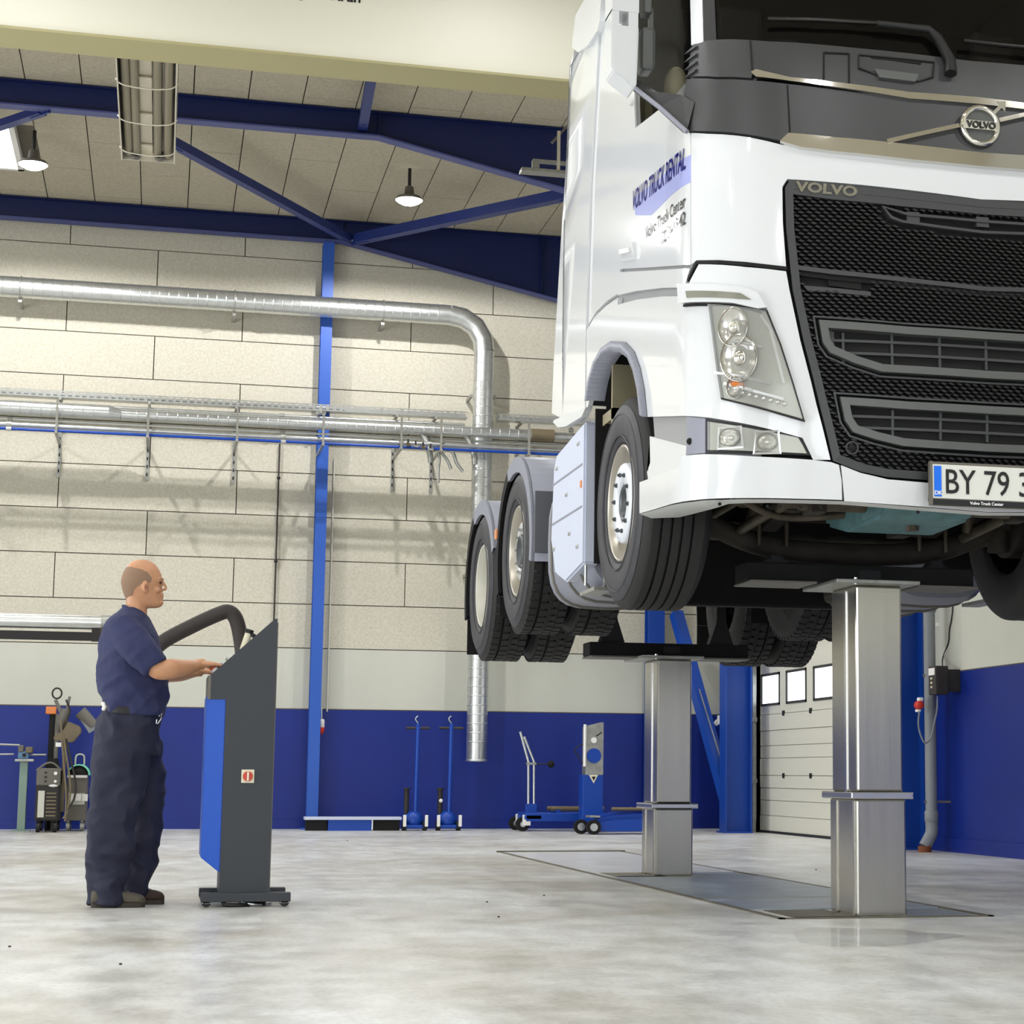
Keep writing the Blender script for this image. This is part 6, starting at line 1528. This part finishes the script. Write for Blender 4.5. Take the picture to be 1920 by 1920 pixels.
# second welder behind
x0, x1 = wd(124, 1500, 24.0).x, wd(162, 1500, 24.0).x
t = thing('wire_welder', ((x0+x1)/2, 24.2, 0), 'grey wire welder with a green and black rounded top, beside the mast machine', 'welding machine')
zt2 = wd(140, 1455, 24.0).z
MB().box(x0, x1, 24.0, 24.55, .12, zt2, .01).build('case', M_weldg, t)
MB().box(x0+.02, x1-.02, 23.99, 24.0, zt2-.33, zt2-.20).build('front_plate', M_weldl, t)
MB().box(x0+.0, x1, 23.985, 24.0, zt2-.02, zt2+.01).build('white_band', M_whiteo, t)
for k in range(3): MB().box(x0+.03+k*.075, x0+.09+k*.075, 23.98, 23.99, zt2-.29, zt2-.21).build('socket_plate', M_whiteo, t)
MB().lathe([(.001, 0), (.11, 0), (.11, .45), (.001, .45)], ((x0+x1)/2+.01, 24.02, zt2+.01), 'y', 24, a0=0, a1=PI).build('spool_cover', M_inner, t)
MB().lathe([(.112, 0), (.128, 0), (.128, .45), (.112, .45)], ((x0+x1)/2+.01, 24.01, zt2+.01), 'y', 24, a0=0, a1=PI).build('green_edge', M_weldgreen, t)
MB().tube(smooth_path([(x0+.08, 24.1, zt2+.13), (x0+.09, 24.1, zt2+.24), (x0+.17, 24.1, zt2+.24), (x0+.18, 24.1, zt2+.13)], 4), .010, 8).build('carry_handle', M_weldl, t)
for x_ in (x0+.03, x1-.04):
    MB().cyl((x_-.02, 24.05, .055), (x_+.02, 24.05, .055), .055, 16).build('caster', M_galvd, t); MB().cyl((x_-.02, 24.5, .055), (x_+.02, 24.5, .055), .055, 16).build('caster', M_galvd, t)
    MB().box(x_-.012, x_+.012, 24.03, 24.07, .055, .125).build('caster_fork', M_galvd, t); MB().box(x_-.012, x_+.012, 24.48, 24.52, .055, .125).build('caster_fork', M_galvd, t)

# blue lifting beam on the floor at the gable post
x0, x1 = bw(570, 1540).x, bw(751, 1540).x; zt3 = .13
t = thing('lifting_beam', ((x0+x1)/2, WY, 0), 'low blue beam with a pale top rail lying on the floor by the blue post', 'beam')
MB().box(x0, x1, WY-.12, WY+.12, zt3, zt3+.035, .004).build('top_rail', M_tank, t)
MB().box(x0+.28, x1-.36, WY-.10, WY+.10, 0, zt3).build('blue_box', M_bluemach, t)
MB().box(x0+.02, x0+.27, WY-.08, WY+.1, 0, zt3).build('end_block', M_inner, t); MB().box(x1-.34, x1-.02, WY-.08, WY+.1, 0, zt3).build('end_block', M_inner, t)
MB().box(x1-.36, x1-.345, WY-.11, WY+.10, .01, zt3).build('end_plate', M_whiteo, t)
# air hydraulic jacks with tall T handles
for lab, cx_, sx_ in (('blue bottle jack with tall T handle, left one of two at the back wall', 775, 0), ('blue bottle jack with tall T handle and white knob, right one of two', 838, 1)):
    X = bw(cx_, 1540).x; t = thing('bottle_jack', (X, WY, 0), lab, 'jack', 'bottle jacks')
    MB().box(X-.12, X+.12, WY-.14, WY+.14, .03, .07, .01).build('base_frame', M_bluemach, t)
    MB().lathe([(.001, 0), (.10, 0), (.115, .03), (.105, .11), (.07, .16), (.05, .17), (.001, .17)], (X+.0, WY, .06), 'z', 24).build('cylinder_body', M_bluemach, t)
    MB().box(X-.12, X-.0, WY-.08, WY+.08, .12, .20, .02).build('pump_housing', M_bluemach, t)
    MB().cyl((X-.09, WY, .20), (X-.09, WY, .50), .032, 16).build('ram', M_weldd, t)
    MB().cyl((X-.09, WY, .50), (X-.09, WY, .515), .055, 16).build('ram_saddle', M_weldd, t)
    for q_ in (-.125, .125): MB().cyl((X+q_-.025, WY-.10, .06), (X+q_+.025, WY-.10, .06), .06, 20).build('wheel', M_dark, t)
    for q_ in (-.125, .14): MB().box(X+q_-.02, X+q_+.02, WY-.17, WY-.155, .05, .19, .006).build('white_guard', M_whiteo, t)
    zh = bw(cx_, 1365).z
    MB().cyl((X+.02, WY-.02, .20), (X+.035, WY+.02, zh+.06), .024, 14).build('handle_pole', M_bluemach, t)
    MB().cyl((X-.115, WY+.02, zh), (X+.0, WY+.02, zh), .016, 12).build('handle_grip', M_box, t)
    MB().cyl((X+.065, WY+.02, zh), (X+.18, WY+.02, zh), .016, 12).build('handle_grip', M_box, t)
    MB().cyl((X-.02, WY+.02, zh), (X+.08, WY+.02, zh), .014, 12).build('cross_bar', M_bluemach, t)
    MB().tube(smooth_path([(X+.035, WY+.02, zh+.06), (X+.0, WY+.02, zh+.11), (X+.03, WY+.02, zh+.15)], 4), .008, 6).build('air_fitting', M_galv, t)
    if sx_: MB().ball((X-.085, WY-.035, .36), .024, 8).build('white_knob', M_whiteo, t)
# wheel trolley with bent handle
GY = 23.85
def gw(x, y, Y=GY): return atY(x, y, Y)
h0, h1, h2 = gw(996, 1508), gw(996, 1428), gw(979, 1372)
t = thing('wheel_dolly', (gw(1050, 1540).x, GY, 0), 'blue wheel dolly with a bent silver push handle, near the duct end', 'dolly')
for q_ in (-.035, .035):
    MB().tube([(h0.x+q_, GY, .30), (h1.x+q_, GY, h1.z), (h2.x+q_*.7, GY, h2.z+(.0 if q_ < 0 else -.06))], .017, 10).build('handle_tube', M_galv, t)
MB().box(h1.x-.06, h1.x+.06, GY-.02, GY+.02, h1.z-.04, h1.z-.01).build('handle_clamp', M_galvd, t)
MB().cyl((h1.x+.06, GY, h1.z-.03), (h1.x+.24, GY, h1.z-.03), .008, 6).build('lever', M_weldd, t)
MB().ball((h1.x+.25, GY, h1.z-.03), .045, 8).build('knob', M_inner, t)
MB().box(h0.x-.07, h0.x+.07, GY-.03, GY+.03, .16, .33, .005).build('handle_socket', M_bluemach, t)
xr_ = gw(1130, 1530).x
MB().box(h0.x-.10, xr_, GY-.20, GY-.12, .12, .22, .01).build('side_beam', M_bluemach, t); MB().box(h0.x-.10, xr_, GY+.30, GY+.38, .12, .22, .01).build('side_beam', M_bluemach, t)
MB().box(h0.x-.12, h0.x+.10, GY-.2, GY+.38, .14, .20, .01).build('cross_beam', M_bluemach, t)
for y_ in (GY-.14, GY+.34):
    w_ = MB().cyl((h0.x-.13-.0, y_-.035, .085), (h0.x-.13, y_+.035, .085), .085, 24).build('wheel', M_inner, t)
    MB().cyl((h0.x-.13, y_-.042, .085), (h0.x-.13, y_+.042, .085), .035, 14).build('wheel_hub', M_galv, w_)
    MB().box(h0.x-.14, h0.x-.04, y_-.055, y_-.045, .07, .20, .004).build('white_fork', M_whiteo, t)
MB().cyl((gw(1032, 1513).x, GY-.05, .27), (xr_, GY-.05, .27), .028, 12).build('roller', M_olive, t)
MB().cyl((gw(1032, 1513).x, GY+.2, .27), (xr_, GY+.2, .27), .028, 12).build('roller', M_olive, t)
MB().box(gw(1040, 1513).x, gw(1048, 1513).x, GY-.1, GY+.25, .20, .26).build('roller_bracket', M_bluemach, t); MB().box(xr_-.06, xr_, GY-.1, GY+.25, .20, .26).build('roller_bracket', M_bluemach, t)
for x_ in (gw(1085, 1545).x, xr_-.03): MB().cyl((x_, GY-.19, .06), (x_, GY-.13, .06), .06, 16).build('wheel', M_inner, t)
# gearbox jack / blue mast cabinet
KY = 23.2
def kw(x, y): return atY(x, y, KY)
kx0, kx1 = kw(1093, 1450).x, kw(1131, 1450).x; kzt0, kzt1 = kw(1098, 1362).z, kw(1131, 1354).z
t = thing('service_jack', ((kx0+kx1)/2, KY+.1, 0), 'tall blue wheeled jack cabinet with a silver faced slanted head and warning triangle', 'jack')
kzm = kw(1110, 1453).z
MB().box(kx0, kx1, KY, KY+.22, .10, kzm, .006).build('lower_column', M_bluemach, t)
MB().prism([(kx0+.03, kzm-.0), (kx1, kzm-.0), (kx1, kzt1), (kx0+.03, kzt0)], 'y', KY-.005, KY+.20, .006).build('upper_column', M_galvd, t)
MB().cyl((kx0+.015, KY-.02, kw(1093, 1437).z), (kx0+.015, KY-.02, kzt1-.03), .018, 12).build('side_tube', M_whiteo, t)
MB().cyl((kw(1113, 1417).x, KY-.03, kw(1113, 1417).z), (kw(1113, 1417).x, KY, kw(1113, 1417).z), .088, 28).build('blue_disc', M_bluemach, t)
MB().cyl((kw(1113, 1388).x, KY-.02, kw(1113, 1388).z), (kw(1113, 1388).x, KY, kw(1113, 1388).z), .035, 18).build('gauge', M_whiteo, t)
MB().bar(kw(1118, 1380)+Vector((0, -.012, 0)), kw(1128, 1373)+Vector((0, -.012, 0)), .01, .012).build('gauge_hand', M_inner, t)
tri = [kw(1104, 1453), kw(1121, 1453), kw(1113, 1469)]
tg = MB().prism([(p.x, p.z) for p in tri], 'y', KY-.006, KY-.001).build('warning_triangle', M_yel, t)
tri2 = [kw(1109, 1456), kw(1117, 1456), kw(1113, 1464)]
MB().prism([(p.x, p.z) for p in tri2], 'y', KY-.009, KY-.006).build('triangle_mark', M_ink, tg)
MB().tube(smooth_path([(kx0+.0, KY+.02, kw(1093, 1395).z), (kx0-.10, KY+.02, kw(1093, 1405).z), (kx0-.05, KY+.02, kw(1093, 1420).z), (kx0, KY+.02, kw(1093, 1432).z)], 4), .008, 6).build('hose_loop', M_dark, t)
MB().box(kx0-.02, kx1+.05, KY-.05, KY+.28, .04, .10, .01).build('foot', M_bluemach, t)
# low trolley jack in front
JY = 22.6
def jw(x, y): return atY(x, y, JY)
jx0, jx1 = jw(1098, 1545).x, jw(1225, 1545).x
t = thing('trolley_jack', ((jx0+jx1)/2, JY, 0), 'long low blue trolley jack with small rubber wheels beside the rear lift post', 'jack')
for y_ in (JY-.22, JY+.16): MB().prism([(jx0-.02, .035), (jx1+.25, .035), (jx1+.25, .20), (jx0+.30, .17), (jx0-.02, .12)], 'y', y_, y_+.02, .004).build('side_plate', M_bluemach, t)
MB().prism([(jx0+.10, .13), (jx1+.2, .17), (jx1+.2, .245), (jx0+.35, .225), (jx0+.12, .18)], 'y', JY-.12, JY+.10, .01).build('lift_arm', M_bluemach, t)
MB().box(jx0-.0, jx1+.2, JY-.20, JY+.16, .05, .07).build('bottom_plate', M_bluemach, t)
MB().box(jx0+.02, jx0+.14, JY-.16, JY+.12, .19, .215, .006).build('saddle', M_galvd, t)
MB().bar((jx0+.15, JY, .20), (jx0+.55, JY, .30), .05, .03).build('link_bar', M_bluemach, t)
for x_, y_, in ((jx0-.06, JY-.02), (jx0+.04, JY-.25), (jx1+.2, JY-.25)):
    w_ = MB().cyl((x_, y_-.025, .085), (x_, y_+.025, .085), .085, 24).build('wheel', M_inner, t)
    MB().cyl((x_, y_-.032, .085), (x_, y_+.032, .085), .045, 16).build('wheel_hub', M_galv, w_)
MB().cyl((jx0+.30, JY-.05, .29), (jx1+.25, JY-.05, .29), .022, 10).build('handle_rod', M_olive, t)

# ------------------------------------------------------------------ right wall: drain pipe, switch box, plugs
t = thing('drain_pipe', (7.02, 17.25, 0), 'grey plastic drain pipe down the right wall with an elbow foot', 'pipe')
pyy = 17.1
def rp(x, y, Y=pyy): return atY(x, y, Y)
xx = rp(1745, 1400).x; rp_ = .055
MB().cyl((xx, pyy, .30), (xx, pyy, 5.3), rp_, 24).build('pipe_run', M_pipegrey, t)
MB().lathe([(rp_, 0), (rp_+.012, .01), (rp_+.012, .11), (rp_, .12)], (xx, pyy, 2.22), 'z', 24).build('socket_joint', M_pipegrey, t)
MB().lathe([(rp_, 0), (rp_+.010, .01), (rp_+.010, .10), (rp_, .11)], (xx, pyy, .27), 'z', 24).build('socket_joint', M_pipegrey, t)
MB().tube(smooth_path([(xx, pyy, .28), (xx, pyy, .18), (xx-.04, pyy, .10), (xx-.07, pyy, .05)], 5), rp_+.004, 20).build('elbow', M_pipegrey, t)
MB().cyl((xx-.07, pyy, .0), (xx-.07, pyy, .055), rp_+.008, 20).build('foot_collar', M_rustcap, t)
for z_ in (.45, 1.62, 3.2): MB().box(xx-rp_-.01, XR, pyy-.012, pyy+.012, z_, z_+.02).build('pipe_clamp', M_weldg, t)
q = rp(1752, 1172); MB().box(q.x-.01, q.x+.03, pyy-rp_-.015, pyy-rp_+.01, q.z-.02, q.z+.02, .004).build('white_label', M_whiteo, t)
by_ = 16.75; c_ = atX(1757, 1275, 7.10)
t = thing('switch_box', (7.0, by_, c_.z), 'dark brown switch box on the right wall in front of the drain pipe', 'switch box')
xa, xb = 6.90, 7.03; y_n, y_f = atX(1754, 1275, 6.90).y, atX(1741, 1275, 6.90).y; by_ = y_n+.07; za, zb_ = atY(1757, 1302, by_-.07).z, atY(1757, 1248, by_-.07).z
bx_ = MB().box(xa, xb, y_n, y_f, za, zb_, .008).build('box_body', M_box, t)
MB().box(xb, 7.158, y_n+.03, y_n+.09, za+.03, zb_-.03).build('wall_bracket', M_weldd, bx_)
MB().box(xa-.006, xa, y_n+.015, y_f-.015, zb_-.085, zb_-.02).build('paper_label', M_whiteo, bx_)
for k in range(3): MB().cyl((xa-.012, (y_n+y_f)/2, zb_-.115-k*.04), (xa, (y_n+y_f)/2, zb_-.115-k*.04), .011, 12).build('push_button', M_yel, bx_)
MB().box(xa+.015, xb-.01, y_n-.010, y_n, za+.02, zb_-.02, .004).build('box_cover', M_weldd, bx_)
for px0, pts in (('cable_up', [(1763, 1248), (1768, 1232), (1778, 1205), (1780, 1180), (1784, 1160), (1786, 1120)]),):
    tt = thing('wall_cable', tuple(atX(1763, 1248, 7.15)), 'thin wavy dark cable rising from the switch box up the right wall', 'cable')
    P_ = [atX(a_, b_, 7.150) for a_, b_ in pts]; P_[0] = Vector((7.0, by_-.0, zb_)); MB().tube(smooth_path(P_+[P_[-1]+Vector((0, .05, .8))], 4), .006, 6).build('cable_run', M_dark, tt)
t = thing('red_plug', tuple(atY(1722, 1322, 17.0)), 'red industrial plug with white grey cable loop left of the drain pipe', 'plug')
q = atY(1723, 1322, 17.0)
MB().lathe([(.001, -.05), (.03, -.05), (.04, -.03), (.04, .03), (.03, .045), (.001, .045)], tuple(q), 'y', 20).build('plug_body', M_red, t)
MB().box(q.x-.01, q.x+.035, 16.97, 17.03, q.z+.035, q.z+.07, .008).build('white_latch', M_whiteo, t)
MB().box(q.x-.03, q.x+.01, 16.97, 17.03, q.z-.065, q.z-.04, .008).build('white_latch', M_whiteo, t)
MB().tube(smooth_path([atY(a_, b_, 16.9) for a_, b_ in ((1724, 1334), (1722, 1358), (1727, 1380), (1735, 1393), (1746, 1382), (1752, 1355), (1757, 1330), (1758, 1305))], 5), .009, 8).build('cable_loop', M_pipegrey, t)
t = thing('wall_socket', tuple(atX(1357, 1352, 7.1)), 'small white wall socket between brace and blue column', 'socket')
q = atX(1356, 1350, 7.13); 
MB().box(7.06, 7.158, q.y-.05, q.y+.05, q.z-.06, q.z+.06, .01).build('socket_body', M_whiteo, t)
MB().cyl((7.02, q.y, q.z-.02), (7.06, q.y, q.z-.05), .035, 14).build('socket_cap', M_whiteo, t)
